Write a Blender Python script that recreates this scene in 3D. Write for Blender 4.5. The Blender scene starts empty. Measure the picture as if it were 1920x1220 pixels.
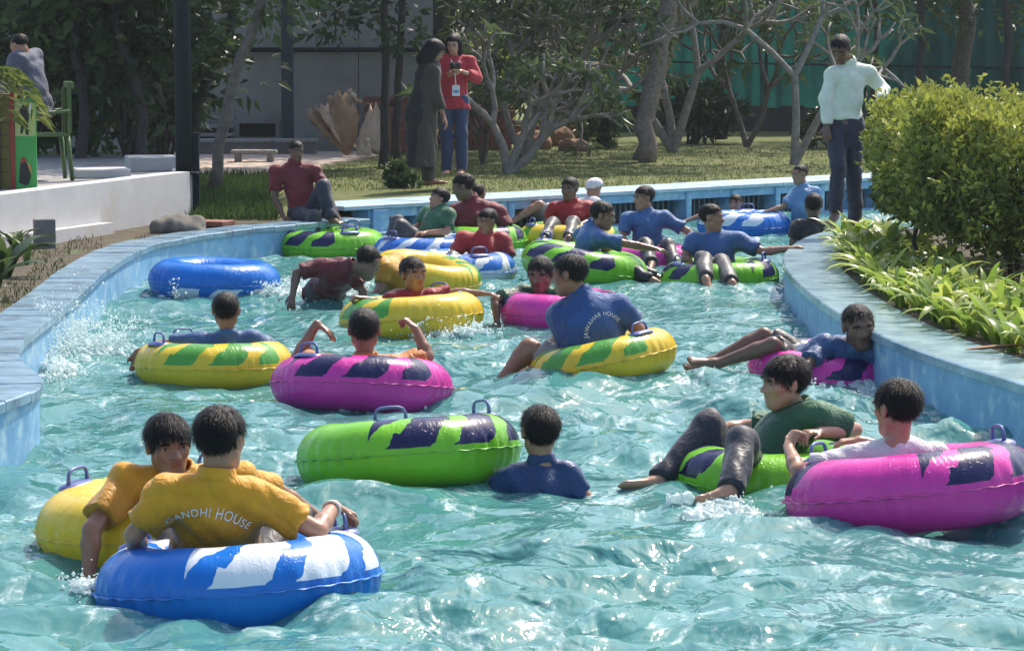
import bpy, math, random, time
import numpy as np
from mathutils import Vector, Matrix
from mathutils.bvhtree import BVHTree
T0 = time.time()
sc = bpy.context.scene
COL = sc.collection
R = math.radians
# ------------------------------------------------------------------ camera
CH, FPX = 1.88, 5000.0; FS = FPX / 4160
PITCH = math.atan((610 - 95) / FPX)
cd = bpy.data.cameras.new('camera'); cam = bpy.data.objects.new('camera', cd); COL.objects.link(cam)
cam.location = (0, 0, CH); cam.rotation_euler = (math.pi / 2 - PITCH, 0, 0)
cd.sensor_width = 36; cd.lens = 36 * FPX / 1920; cd.clip_end = 2000; cd.clip_start = 0.1
sc.camera = cam
# ------------------------------------------------------------------ sky, sun, exposure
SUN_EL, SUN_AZ = 52, 30        # azimuth measured from +Y (away from camera) towards +X
w = bpy.data.worlds.new('World'); sc.world = w; w.use_nodes = True
nt = w.node_tree
sky = nt.nodes.new('ShaderNodeTexSky'); sky.sky_type = 'NISHITA'; sky.sun_disc = False
sky.sun_elevation = R(SUN_EL); sky.sun_rotation = R(SUN_AZ)
sky.air_density = 1.0; sky.dust_density = 2.6; sky.ozone_density = 1.0
nt.links.new(sky.outputs[0], nt.nodes['Background'].inputs[0]); nt.nodes['Background'].inputs[1].default_value = 0.15
sd = bpy.data.lights.new('sun', 'SUN'); sd.energy = 3.5; sd.angle = R(0.53); sd.color = (1.0, 0.92, 0.79)
sun = bpy.data.objects.new('sun', sd); COL.objects.link(sun)
sv = Vector((math.sin(R(SUN_AZ)) * math.cos(R(SUN_EL)), math.cos(R(SUN_AZ)) * math.cos(R(SUN_EL)), math.sin(R(SUN_EL))))
sun.rotation_euler = sv.to_track_quat('Z', 'Y').to_euler(); sun.location = (10, 20, 30)
sc.view_settings.view_transform = 'Standard'; sc.view_settings.look = 'None'
sc.view_settings.gamma = 1; sc.view_settings.exposure = 0.80; sc.view_settings.use_curve_mapping = False
sc.cycles.use_denoising = True
sc.cycles.max_bounces = 6; sc.cycles.diffuse_bounces = 3; sc.cycles.glossy_bounces = 3
sc.cycles.transmission_bounces = 4; sc.cycles.transparent_max_bounces = 8
sc.cycles.caustics_reflective = False; sc.cycles.caustics_refractive = False
sc.cycles.sample_clamp_indirect = 4
# ------------------------------------------------------------------ pixel helpers (photograph 1920x1220)
FW = np.array((0, math.cos(PITCH), -math.sin(PITCH))); UP = np.array((0, math.sin(PITCH), math.cos(PITCH)))
CAM = np.array((0, 0, CH))
def ray(px, py): return FW + np.array((1, 0, 0)) * ((px - 960) / FPX) - UP * ((py - 610) / FPX)
def pt(px, py, dep): return CAM + ray(px, py) * dep
def onz(px, py, z):
    r = ray(px, py); return CAM + r * ((z - CH) / r[2])
def depth_of(p): return float(np.dot(np.asarray(p) - CAM, FW))
def V(*a): return np.array(a, float)
def nrm(v):
    v = np.asarray(v, float); return v / max(np.linalg.norm(v), 1e-9)
# ------------------------------------------------------------------ materials
def newmat(name):
    m = bpy.data.materials.new(name); m.use_nodes = True; n = m.node_tree.nodes; n.clear()
    o = n.new('ShaderNodeOutputMaterial'); return m, m.node_tree, o
class NB:
    def __init__(s, t): s.t = t
    def n(s, typ, ins=None, **kw):
        nd = s.t.nodes.new(typ)
        for k, v in kw.items(): setattr(nd, k, v)
        for k, v in (ins or {}).items(): s.set(nd, k, v)
        return nd
    def set(s, nd, k, v):
        if isinstance(v, bpy.types.NodeSocket): s.t.links.new(v, nd.inputs[k])
        else: nd.inputs[k].default_value = v
    def math(s, op, a, b=0.0, c=0.0):
        nd = s.n('ShaderNodeMath', operation=op); s.set(nd, 0, a); s.set(nd, 1, b); s.set(nd, 2, c); return nd.outputs[0]
    def noise(s, vec, scale, detail=2, rough=.5, w=None, dist=0):
        nd = s.n('ShaderNodeTexNoise', {'Scale': scale, 'Detail': detail, 'Roughness': rough, 'Distortion': dist})
        if vec is not None: s.t.links.new(vec, nd.inputs['Vector'])
        return nd.outputs[0]
    def ramp(s, f, stops):
        nd = s.n('ShaderNodeValToRGB'); s.set(nd, 0, f); e = nd.color_ramp.elements
        while len(e) < len(stops): e.new(.5)
        for el, (p, c) in zip(e, stops):
            el.position = p; el.color = (*c, 1) if len(c) == 3 else c
        return nd.outputs[0]
    def mix(s, f, a, b, typ='MIX'):
        nd = s.n('ShaderNodeMix', data_type='RGBA', blend_type=typ); s.set(nd, 0, f)
        for i, v in ((6, a), (7, b)):
            if isinstance(v, tuple) and len(v) == 3: v = (*v, 1)
            s.set(nd, i, v)
        return nd.outputs[2]
    def step(s, f, a, b):
        nd = s.n('ShaderNodeMapRange', interpolation_type='SMOOTHSTEP'); s.set(nd, 0, f); s.set(nd, 1, a); s.set(nd, 2, b); return nd.outputs[0]
    def bump(s, h, st, dist=.01, normal=None):
        nd = s.n('ShaderNodeBump', {'Height': h, 'Strength': st, 'Distance': dist})
        if normal is not None: s.t.links.new(normal, nd.inputs['Normal'])
        return nd.outputs[0]
def c3(c, k=1): return tuple(min(1, x * k) for x in c)
MC = {}
def mat(name, col, rough=.6, var=.18, scale=8, bump=.3, bscale=40, bdist=.004, spec=.5, metal=0, col2=None, coords='Object', coat=0, stain=None, stain_s=3):
    if name in MC: return MC[name]
    m, t, o = newmat(name); b = NB(t)
    tc = b.n('ShaderNodeTexCoord').outputs[coords]
    f = b.noise(tc, scale, 4, .6)
    cc = b.ramp(f, [(.25, c3(col, 1 - var)), (.75, col2 or c3(col, 1 + var))])
    if stain:
        g = b.step(b.noise(tc, stain_s, 5, .65), .5, .68); cc = b.mix(g, cc, stain)
    p = b.n('ShaderNodeBsdfPrincipled', {'Base Color': cc, 'Roughness': rough, 'Metallic': metal, 'Specular IOR Level': spec, 'Coat Weight': coat})
    if bump: b.set(p, 'Normal', b.bump(b.noise(tc, bscale, 4, .6), bump, bdist))
    t.links.new(p.outputs[0], o.inputs[0]); MC[name] = m; return m
def leafmat(name, ca, cb, trans=.35, rough=.45):
    if name in MC: return MC[name]
    m, t, o = newmat(name); b = NB(t)
    at = b.n('ShaderNodeAttribute', attribute_name='rnd').outputs['Fac']
    cc = b.ramp(at, [(0, ca), (1, cb)])
    p = b.n('ShaderNodeBsdfPrincipled', {'Base Color': cc, 'Roughness': rough, 'Specular IOR Level': .4})
    tr = b.n('ShaderNodeBsdfTranslucent', {'Color': cc}); mx = b.n('ShaderNodeMixShader', {0: trans})
    t.links.new(p.outputs[0], mx.inputs[1]); t.links.new(tr.outputs[0], mx.inputs[2]); t.links.new(mx.outputs[0], o.inputs[0])
    MC[name] = m; return m
# ------------------------------------------------------------------ object helpers
def tag(o, label=None, cat=None, group=None, kind=None):
    if label: o['label'] = label
    if cat: o['category'] = cat
    if group: o['group'] = group
    if kind: o['kind'] = kind
    return o
def link(name, me, m=None, parent=None):
    o = bpy.data.objects.new(name, me); COL.objects.link(o)
    if m is not None and me is not None:
        if isinstance(m, (list, tuple)):
            for x in m: me.materials.append(x)
        elif not me.materials: me.materials.append(m)
    if parent is not None:
        o.parent = parent; o.matrix_parent_inverse = parent.matrix_world.inverted() if False else Matrix.Identity(4)
    return o
def empty(name, loc=(0, 0, 0), rz=0):
    o = bpy.data.objects.new(name, None); COL.objects.link(o); o.empty_display_size = .1
    o.location = tuple(loc); o.rotation_euler = (0, 0, rz); return o
def npmesh(name, v, f, smooth=True, attrs=None, uv=None):
    """v (n,3); f (m,k) constant k"""
    v = np.ascontiguousarray(v, np.float32); f = np.ascontiguousarray(f, np.int32)
    me = bpy.data.meshes.new(name); n, k = f.shape
    me.vertices.add(len(v)); me.vertices.foreach_set('co', v.ravel())
    me.loops.add(n * k); me.loops.foreach_set('vertex_index', f.ravel())
    me.polygons.add(n); me.polygons.foreach_set('loop_start', np.arange(n, dtype=np.int32) * k)
    try: me.polygons.foreach_set('loop_total', np.full(n, k, np.int32))
    except Exception: pass
    if uv is not None:
        l = me.uv_layers.new(name='UVMap'); l.data.foreach_set('uv', np.ascontiguousarray(uv, np.float32).ravel())
    me.update(calc_edges=True); me.validate()
    me.polygons.foreach_set('use_smooth', np.full(len(me.polygons), smooth))
    for an, av in (attrs or {}).items():
        a = me.attributes.new(an, 'FLOAT', 'POINT'); a.data.foreach_set('value', np.ascontiguousarray(av, np.float32))
    return me
class MB:
    """collects shapes into one mesh"""
    def __init__(s): s.v = []; s.f = []; s.mi = []
    def add(s, vs, fs, mi=0):
        n = len(s.v); s.v += [tuple(map(float, q)) for q in vs]; s.f += [tuple(i + n for i in q) for q in fs]; s.mi += [mi] * len(fs); return s
    def box(s, c, d, rz=0, M=None, bev=0, mi=0):
        hx, hy, hz = d[0] / 2, d[1] / 2, d[2] / 2
        if bev <= 0:
            vs = [(x, y, z) for z in (-hz, hz) for x, y in ((-hx, -hy), (hx, -hy), (hx, hy), (-hx, hy))]
            fs = [(3, 2, 1, 0), (4, 5, 6, 7), (0, 1, 5, 4), (1, 2, 6, 5), (2, 3, 7, 6), (3, 0, 4, 7)]
        else:
            b = bev; vs = []; 
            for z, ins in ((-hz, b), (-hz + b, 0), (hz - b, 0), (hz, b)):
                vs += [(x * (hx - ins), y * (hy - ins), z) for x, y in ((-1, -1), (1, -1), (1, 1), (-1, 1))]
            fs = [(3, 2, 1, 0), (12, 13, 14, 15)]
            for r in range(3):
                for i in range(4): j = (i + 1) % 4; fs.append((r * 4 + i, r * 4 + j, r * 4 + 4 + j, r * 4 + 4 + i))
        cr, sr = math.cos(rz), math.sin(rz); out = []
        for x, y, z in vs:
            q = Vector((x * cr - y * sr, x * sr + y * cr, z)); q = (M @ q) if M else q
            out.append((q.x + c[0], q.y + c[1], q.z + c[2]))
        return s.add(out, fs, mi)
    def tube(s, pts, rad, n=8, cap=True, mi=0):
        pts = [np.asarray(p, float) for p in pts]; m = len(pts)
        rad = [rad] * m if np.isscalar(rad) else list(rad)
        vs = []; ref = None
        for i, p in enumerate(pts):
            d = nrm(pts[min(i + 1, m - 1)] - pts[max(i - 1, 0)])
            if ref is None: ref = nrm(np.cross(d, (0, 0, 1) if abs(d[2]) < .9 else (1, 0, 0)))
            ref = nrm(ref - d * np.dot(ref, d)); q = np.cross(d, ref)
            for k in range(n):
                a = 2 * math.pi * k / n; vs.append(p + (ref * math.cos(a) + q * math.sin(a)) * rad[i])
        fs = [(i * n + k, i * n + (k + 1) % n, (i + 1) * n + (k + 1) % n, (i + 1) * n + k) for i in range(m - 1) for k in range(n)]
        if cap: fs += [tuple(range(n - 1, -1, -1)), tuple((m - 1) * n + k for k in range(n))]
        return s.add(vs, fs, mi)
    def prism(s, poly, z0, z1, mi=0):
        n = len(poly); vs = [(p[0], p[1], z0) for p in poly] + [(p[0], p[1], z1) for p in poly]
        area = sum(poly[i][0] * poly[(i + 1) % n][1] - poly[(i + 1) % n][0] * poly[i][1] for i in range(n))
        ix = list(range(n)) if area > 0 else list(range(n - 1, -1, -1))
        fs = [tuple(reversed(ix)), tuple(i + n for i in ix)]
        for a in range(n): i, j = ix[a], ix[(a + 1) % n]; fs.append((i, j, j + n, i + n))
        return s.add(vs, fs, mi)
    def sphere(s, c, r, nu=10, nv=7, M=None, mi=0):
        r = (r, r, r) if np.isscalar(r) else r; vs = []
        for i in range(nv + 1):
            th = math.pi * i / nv
            for k in range(nu):
                a = 2 * math.pi * k / nu; q = Vector((math.sin(th) * math.cos(a) * r[0], math.sin(th) * math.sin(a) * r[1], math.cos(th) * r[2]))
                q = M @ q if M else q; vs.append((q.x + c[0], q.y + c[1], q.z + c[2]))
        fs = [(i * nu + k, (i + 1) * nu + k, (i + 1) * nu + (k + 1) % nu, i * nu + (k + 1) % nu) for i in range(nv) for k in range(nu)]
        return s.add(vs, fs, mi)
    def mesh(s, name, smooth=False):
        me = bpy.data.meshes.new(name); me.from_pydata(s.v, [], s.f); me.validate(); me.update()
        me.polygons.foreach_set('use_smooth', np.full(len(me.polygons), smooth))
        if any(s.mi) and len(s.mi) == len(me.polygons): me.polygons.foreach_set('material_index', np.array(s.mi, np.int32))
        return me
    def build(s, name, m, parent=None, smooth=False): return link(name, s.mesh(name, smooth), m, parent)
def spline(pts, n):
    """Catmull-Rom resample, roughly even spacing"""
    P = np.array(pts, float); out = []
    Q = np.vstack([2 * P[0] - P[1], P, 2 * P[-1] - P[-2]])
    for i in range(1, len(Q) - 2):
        for t in np.linspace(0, 1, 24, endpoint=False):
            a, b, c, d = Q[i - 1], Q[i], Q[i + 1], Q[i + 2]
            out.append(.5 * (2 * b + (c - a) * t + (2 * a - 5 * b + 4 * c - d) * t * t + (3 * b - a - 3 * c + d) * t ** 3))
    out.append(P[-1]); out = np.array(out)
    L = np.r_[0, np.cumsum(np.linalg.norm(np.diff(out, axis=0), axis=1))]
    u = np.linspace(0, L[-1], n); return np.stack([np.interp(u, L, out[:, k]) for k in range(out.shape[1])], 1)
# ================================================================== THE SETTING
PAINT = mat('blue_pool_paint', (.155, .35, .60), .42, .2, 5, .25, 30, .003, col2=(.24, .46, .68), stain=(.40, .56, .66), stain_s=6)
COPE = mat('coping_blue_grey', (.17, .29, .40), .24, .3, 7, .35, 35, .004, col2=(.27, .41, .52), stain=(.12, .18, .23), stain_s=3)
SOIL = mat('soil', (.055, .040, .028), .95, .35, 6, .8, 25, .03, col2=(.10, .075, .045), stain=(.08, .11, .035), stain_s=4)
LAWN = mat('lawn_turf', (.09, .125, .03), .95, .3, 3, .8, 60, .03, col2=(.16, .18, .045), stain=(.15, .14, .055), stain_s=1.6)
CONC = mat('grey_concrete', (.30, .29, .28), .85, .2, 4, .4, 40, .005, stain=(.2, .2, .19))
WHITEW = mat('white_plaster', (.50, .49, .485), .8, .08, 5, .35, 30, .005, stain=(.48, .45, .40), stain_s=2.2)
WL = .26     # coping height above water (left and right)
# ---- ground to the horizon, pool floor
tag(MB().box((0, 60, -1.3), (320, 320, .2)).build('ground', SOIL), kind='structure')
tag(MB().box((1, 20, -1.0), (28, 48, .05)).build('pool_floor', mat('pool_floor_paint', (.16, .46, .50), .6, .15, 2, 0)), kind='structure')
# ---- left pool wall
LI = [onz(x, y, WL) for x, y in ((692, 410), (612, 415), (540, 421), (430, 432), (340, 446), (267, 464), (200, 502), (140, 556), (100, 587), (62, 616), (34, 643), (31, 668), (52, 690), (72, 708), (66, 726), (30, 743), (-20, 760), (-120, 800), (-320, 880))]
LO_off = .34
def offset_line(P, w):
    T = np.gradient(P[:, :2], axis=0); T /= np.linalg.norm(T, axis=1)[:, None]
    N = np.stack([-T[:, 1], T[:, 0]], 1); return np.c_[P[:, :2] + N * w, P[:, 2]]
def wall_and_coping(name, line, width, z, depth, seg, label, n=140, overhang=.02, jitter=.004, wallmat=PAINT, copemat=COPE, thick=.05):
    L = spline(line, n); O = offset_line(L, width)
    # keep outer line from folding back on itself: smooth it
    for _ in range(12): O[1:-1] = (O[:-2] + 2 * O[1:-1] + O[2:]) / 4
    root = empty(name, (L[n // 2][0], L[n // 2][1], -.95)); base = V(*root.location)
    tag(root, label, 'wall')
    mb = MB(); vs = []
    for i in range(n):
        vs += [(L[i][0], L[i][1], -.95), (L[i][0], L[i][1], z - thick), (O[i][0], O[i][1], z - thick), (O[i][0], O[i][1], -.95)]
    fs = [(4 * i + a, 4 * i + 4 + a, 4 * i + 4 + (a + 1) % 4, 4 * i + (a + 1) % 4) for i in range(n - 1) for a in range(4)]
    fs += [(0, 1, 2, 3), (4 * n - 1, 4 * n - 2, 4 * n - 3, 4 * n - 4)]
    mb.add([np.array(q) - base for q in vs], fs); mb.build('wall_face', wallmat, root)
    LL = np.r_[0, np.cumsum(np.linalg.norm(np.diff(L[:, :2], axis=0), axis=1))]; ns = max(3, int(LL[-1] / seg)); rng = random.Random(len(name))
    Lo = offset_line(L, -overhang)
    def at(A, u): return np.array([np.interp(u, LL, A[:, k]) for k in range(2)])
    for s_ in range(ns):
        u0, u1 = LL[-1] * s_ / ns + .004, LL[-1] * (s_ + 1) / ns - .004; dz = rng.uniform(-jitter, jitter)
        k = 4; us = np.linspace(u0, u1, k); top = []
        for u in us: top.append((at(Lo, u), at(O, u)))
        vs = []
        for zz, ins in ((z - thick + dz, 0), (z - .008 + dz, 0), (z + dz, .008)):
            for a, b_ in top:
                d = nrm(b_ - a) * ins; vs += [(a[0] + d[0], a[1] + d[1], zz), (b_[0] - d[0], b_[1] - d[1], zz)]
        fs = []
        m = 2 * k
        for r in range(2):
            for i in range(k - 1):
                fs += [(r * m + 2 * i + 2, r * m + 2 * i, (r + 1) * m + 2 * i, (r + 1) * m + 2 * i + 2), (r * m + 2 * i + 1, r * m + 2 * i + 3, (r + 1) * m + 2 * i + 3, (r + 1) * m + 2 * i + 1)]
            fs += [(r * m, r * m + 1, (r + 1) * m + 1, (r + 1) * m), (r * m + m - 1, r * m + m - 2, (r + 1) * m + m - 2, (r + 1) * m + m - 1)]
        for i in range(k - 1):
            fs += [(2 * m + 2 * i, 2 * m + 2 * i + 1, 2 * m + 2 * i + 3, 2 * m + 2 * i + 2), (2 * i + 1, 2 * i, 2 * i + 2, 2 * i + 3)]
        MB().add([np.array(q) - base for q in vs], fs).build('coping_stone', copemat, root)
    return L, O
LL_, LO_ = wall_and_coping('pool_wall', LI[::-1], LO_off, WL, .9, .34, 'curved blue painted pool wall with grey blue coping below the white planter wall')
# ---- right island wall
RI = [onz(x, y, WL) for x, y in ((1900, 420), (1760, 421), (1640, 424), (1560, 432), (1510, 447), (1476, 472), (1474, 494), (1500, 529), (1556, 573), (1622, 611), (1700, 646), (1800, 681), (1920, 718), (2120, 790), (2400, 900))]
RCOPE = mat('island_coping_sky_tint', (.22, .37, .47), .2, .25, 6, .35, 30, .004, col2=(.36, .51, .60), stain=(.17, .27, .34), stain_s=3.5)  # coping blue made lighter, the reflected sky is put into the colour
RL_, RO_ = wall_and_coping('island_wall', RI, .40, WL, .9, 1.3, 'blue island wall with wide wet coping edging the strap leaf plants', jitter=.002, copemat=RCOPE)
# ---- soil beds inside the copings
def fill(name, poly, z0, z1, m, kind='structure'):
    return tag(MB().prism(poly, z0, z1).build(name, m), kind=kind)
isl = [(p[0], p[1]) for p in RO_[::3]]
isl = isl + [(9.5, isl[-1][1]), (12, 24)]
fill('planting_bed', isl, -1.0, WL - .012, SOIL)
# left garden bed
lb = [(p[0], p[1]) for p in LO_[::3]]
fill('garden_bed', lb + [(-1.55, 22.6 * FS), (-3.0, 22.4 * FS), (-9, 22.4 * FS), (-12, 5)], -1.0, WL - .03, SOIL)
# ---- back pool wall with grilles
BZ = .36
W0, W1 = onz(691, 384, BZ), onz(1570, 336, BZ)
wd = nrm((W1 - W0)[:2]); wn = np.array((-wd[1], wd[0]))     # wn points away from the water
WLEN = 15.5
bw = empty('grille_wall', (W0[0], W0[1], -.95), math.atan2(wd[1], wd[0]))
tag(bw, 'low blue wall with dark barred drain openings along the back of the pool', 'wall')
def upos(px):     # distance along back wall for a photo column
    r = ray(px, 380); t = np.linalg.solve(np.array([[wd[0], -r[0]], [wd[1], -r[1]]]), CAM[:2] - W0[:2]); return t[0]
zo = .95
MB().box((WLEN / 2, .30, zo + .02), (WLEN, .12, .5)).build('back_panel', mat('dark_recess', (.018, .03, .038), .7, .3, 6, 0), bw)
MB().box((WLEN / 2, .13, zo - .5), (WLEN, .26, .98)).build('wall_base', PAINT, bw)
MB().box((WLEN / 2, .13, zo + BZ - .09), (WLEN, .256, .085)).build('lintel', PAINT, bw)
posts = [upos(x) for x in (710, 790, 868, 958, 1041, 1128, 1290, 1375, 1457, 1540)]
while posts[-1] < WLEN - .6: posts.append(posts[-1] + .55)
BAR = mat('grille_bar_metal', (.10, .17, .21), .5, .3, 12, 0)
pm = MB().box((0, 0, 0), (.085, .27, .33), bev=.006).mesh('post'); pm.materials.append(PAINT)
wpm = MB().box((0, 0, 0), (.21, .32, .42), bev=.008).mesh('post'); wpm.materials.append(PAINT)
barm = MB().box((0, 0, 0), (.016, .016, .28)).mesh('grille_bar'); barm.materials.append(BAR)
for i, u in enumerate(posts):
    o = link('post', wpm if i == 0 else pm, None, bw); o.location = (u, .12, zo + (.10 if i == 0 else .14))
    nxt = posts[i + 1] if i + 1 < len(posts) else u + .5
    k = max(2, int((nxt - u) / .085))
    for j in range(1, k):
        x = u + (nxt - u) * j / k
        if u < 11: q = link('grille_bar', barm, None, bw); q.location = (x, .14, zo + .13)
BCOPE = mat('back_coping', (.36, .50, .60), .4, .2, 7, .3, 30, .004, col2=(.50, .62, .70), stain=(.3, .4, .46), stain_s=4)
nsl = 14
for i in range(nsl):
    a, b_ = -.35 + (WLEN + .35) * i / nsl, -.35 + (WLEN + .35) * (i + 1) / nsl
    MB().box(((a + b_) / 2, .36, zo + BZ - .0225 + (.002 if i % 2 else 0)), (b_ - a - .006, .78, .045), bev=.006).build('coping_stone', BCOPE, bw)
# step ledge left of the wide post
led = empty('pool_step', (*onz(655, 405, .26)[:2], -.95)); tag(led, 'short blue concrete step joining the left coping and the grille wall', 'step')
MB().box((0, .35, .45), (.78, .9, .9), R(12)).build('step_block', PAINT, led)
MB().box((-.02, .37, .975), (.80, .62, .13), R(12), bev=.006).build('step_top', BCOPE, led)
# ---- lawn: slab behind the back coping, with a slope down to the left bed
q0 = W0[:2] + wn * .70 - wd * .33; q1 = W0[:2] + wn * .70 + wd * WLEN
lz = BZ - .012
lv = [(q0[0], q0[1], lz), (q1[0], q1[1], lz), (60, q1[1] + 4, lz), (60, 140, lz), (-60, 140, lz), (-60, 24.5 * FS, lz), (-3.2, 24.5 * FS, lz), (-2.2, 23.2 * FS, lz)]
lawnv = lv + [(-60, 22.1 * FS, .215), (-3.2, 22.1 * FS, .215), (-2.3, 21.85 * FS, .225), (q0[0], q0[1] - .4, .225)]
tag(MB().add(lawnv, [(0, 1, 2, 3, 4, 5, 6, 7), (5, 8, 9, 6), (6, 9, 10, 7), (7, 10, 11, 0)]).add([(a, b_, -1) for a, b_, c in lawnv], []).build('lawn', LAWN), kind='structure')
# ---- pinkish paved terrace by the building
pav = [onz(x, y, .37)[:2] for x, y in ((350, 338), (430, 334), (520, 324), (610, 307), (705, 291), (720, 284), (350, 284))]
tag(MB().prism(pav, .30, .372).build('paving', mat('pale_paving', (.50, .41, .36), .85, .12, 6, .3, 30, .004, stain=(.38, .32, .28))), kind='structure')
# ================================================================== WATER
def waves(X, Y):
    rs = np.random.RandomState(5); Z = np.zeros_like(X)
    wx = X + .12 * np.sin(Y * 2.1 + X * 1.3) + .06 * np.sin(X * 5.1 - Y * 3.7); wy = Y + .12 * np.sin(X * 2.6 - Y * 1.1) + .05 * np.sin(Y * 6.3 + X * 2.2)
    for i in range(46):
        lam = .30 * (2.3 / .30) ** rs.rand(); th = rs.randn() * .75 + math.pi / 2 + (.5 if i % 3 == 0 else -.25); k = 2 * math.pi / lam; ph = rs.rand() * 6.28
        s_ = np.sin(k * (wx * math.cos(th) + wy * math.sin(th)) + ph)
        Z += .0078 * (lam ** .85) * (1 - 2 * np.abs(s_) ** 1.0 if i % 2 else s_)
    g = .75 + .35 * np.sin(X * .9 + 1.3 * np.sin(Y * .5)) * np.sin(Y * .55 + X * .3)
    return Z * g
ys = [3.5]
while ys[-1] < 38: ys.append(ys[-1] + max(.02, .0054 * ys[-1]))
ys = np.array(ys); xs = np.linspace(-7, 12, 420)
WX, WY = np.meshgrid(xs, ys); WZ = waves(WX, WY)
fall = np.clip((WY - 3.5) / 1, 0, 1); WZ = WZ * fall
nyy, nxx = WX.shape; ii = np.arange((nyy - 1) * nxx).reshape(nyy - 1, nxx)[:, :-1].ravel()
wf = np.stack([ii, ii + 1, ii + nxx + 1, ii + nxx], 1)
def water_z(x, y): return float(waves(np.array([[x]]), np.array([[y]]))[0, 0])
m, t, o = newmat('pool_water'); b = NB(t)
geo = b.n('ShaderNodeNewGeometry').outputs['Position']
mp = b.n('ShaderNodeMapping', {'Vector': geo, 'Scale': (1.0, .72, 1.0)}).outputs[0]
n1 = b.noise(mp, 2.7, 2, .5, dist=1.3); n2 = b.noise(mp, 8, 2, .5, dist=1.0); n3 = b.noise(mp, 40, 2, .5)
hsum = b.math('ADD', b.math('MULTIPLY', n1, .55), b.math('ADD', b.math('MULTIPLY', n2, .15), b.math('MULTIPLY', n3, .012)))
calm = b.noise(geo, .38, 2, .5); nor = b.bump(b.math('MULTIPLY', hsum, b.math('MULTIPLY_ADD', b.step(calm, .36, .62), .75, .40)), 1.0, .14)
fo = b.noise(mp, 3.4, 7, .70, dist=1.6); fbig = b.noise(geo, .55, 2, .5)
foam = b.step(b.math('ADD', fo, b.math('MULTIPLY', b.math('SUBTRACT', fbig, .5), .35)), .53, .67)  # white patches: churned foam, with sky glare painted into the same mask
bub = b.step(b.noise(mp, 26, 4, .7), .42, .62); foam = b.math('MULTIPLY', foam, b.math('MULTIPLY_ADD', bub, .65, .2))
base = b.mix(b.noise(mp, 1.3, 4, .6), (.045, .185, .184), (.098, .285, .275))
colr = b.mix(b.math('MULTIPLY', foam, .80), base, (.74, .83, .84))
p = b.n('ShaderNodeBsdfPrincipled', {'Base Color': colr, 'Roughness': b.math('MULTIPLY_ADD', foam, .3, .035), 'IOR': 1.333, 'Normal': nor})
tr = b.n('ShaderNodeBsdfTransparent', {'Color': (.55, .92, .92, 1)})
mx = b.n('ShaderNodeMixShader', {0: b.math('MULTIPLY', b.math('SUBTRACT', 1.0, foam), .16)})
t.links.new(p.outputs[0], mx.inputs[1]); t.links.new(tr.outputs[0], mx.inputs[2]); t.links.new(mx.outputs[0], o.inputs[0])
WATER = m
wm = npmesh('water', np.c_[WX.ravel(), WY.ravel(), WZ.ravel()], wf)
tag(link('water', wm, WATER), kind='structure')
# ================================================================== RUBBER TUBES
def tubemat(name, colr, prt, cover=.62, tint=None):
    m, t, o = newmat(name); b = NB(t)
    uv = b.n('ShaderNodeUVMap').outputs[0]; sp = b.n('ShaderNodeSeparateXYZ', {0: uv}); u, v = sp.outputs[0], sp.outputs[1]
    nv = b.n('ShaderNodeMapping', {'Vector': uv, 'Scale': (30, 7, 1)}).outputs[0]
    wob = b.math('SUBTRACT', b.noise(nv, 1.0, 2, .5), .5)
    u2 = b.math('MULTIPLY', u, 2.0)                     # a long and a short print group round the tube
    grp = b.math('MAXIMUM', b.math('LESS_THAN', u2, cover), b.math('MULTIPLY', b.math('GREATER_THAN', u2, 1.24), b.math('LESS_THAN', u2, 1.62 if cover < .9 else 3)))
    a = b.math('ADD', b.math('SUBTRACT', b.math('MULTIPLY', u2, 1 / .2), b.math('MULTIPLY', v, 2.6)), b.math('MULTIPLY', wob, .42))
    fr = b.math('FRACT', a)
    st = b.math('MULTIPLY', b.math('GREATER_THAN', fr, .16), b.math('LESS_THAN', fr, .80))
    vm = b.math('MULTIPLY', b.math('GREATER_THAN', b.math('ADD', v, b.math('MULTIPLY', wob, .008)), .028), b.math('LESS_THAN', b.math('ADD', v, b.math('MULTIPLY', wob, .05)), .33))
    msk = b.math('MULTIPLY', b.math('MULTIPLY', st, vm), grp)
    # faded block of small print in the plain part
    blk = b.math('MULTIPLY', b.math('MULTIPLY', b.math('GREATER_THAN', u2, cover + .10), b.math('LESS_THAN', u2, cover + .24)), b.math('MULTIPLY', b.math('GREATER_THAN', v, .07), b.math('LESS_THAN', v, .20)))
    lines = b.math('GREATER_THAN', b.noise(b.n('ShaderNodeMapping', {'Vector': uv, 'Scale': (220, 160, 1)}).outputs[0], 1.0, 1, .5), .40)
    fz = b.noise(b.n('ShaderNodeTexCoord').outputs['Object'], 4, 3, .6)
    basec = b.ramp(fz, [(.3, c3(colr, .9)), (.7, c3(colr, 1.08))])
    cc = b.mix(b.math('MULTIPLY', b.math('MULTIPLY', blk, lines), .28), basec, tint or (.6, .66, .8))
    cc = b.mix(msk, cc, prt)
    wr = b.noise(b.n('ShaderNodeMapping', {'Vector': uv, 'Scale': (60, 5, 1)}).outputs[0], 1.0, 3, .55)
    p = b.n('ShaderNodeBsdfPrincipled', {'Base Color': cc, 'Roughness': .25, 'Specular IOR Level': .38, 'Normal': b.bump(b.step(b.noise(b.n('ShaderNodeTexCoord').outputs['Object'], 70, 2, .5), .60, .70), .35, .004, b.bump(wr, .55, .010)), 'Coat Weight': .05, 'Coat Roughness': .12})
    tl = b.n('ShaderNodeBsdfTranslucent', {'Color': cc}); mx = b.n('ShaderNodeMixShader', {0: .13})
    t.links.new(p.outputs[0], mx.inputs[1]); t.links.new(tl.outputs[0], mx.inputs[2]); t.links.new(mx.outputs[0], o.inputs[0]); return m
NAVY = (.012, .013, .075)
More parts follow.
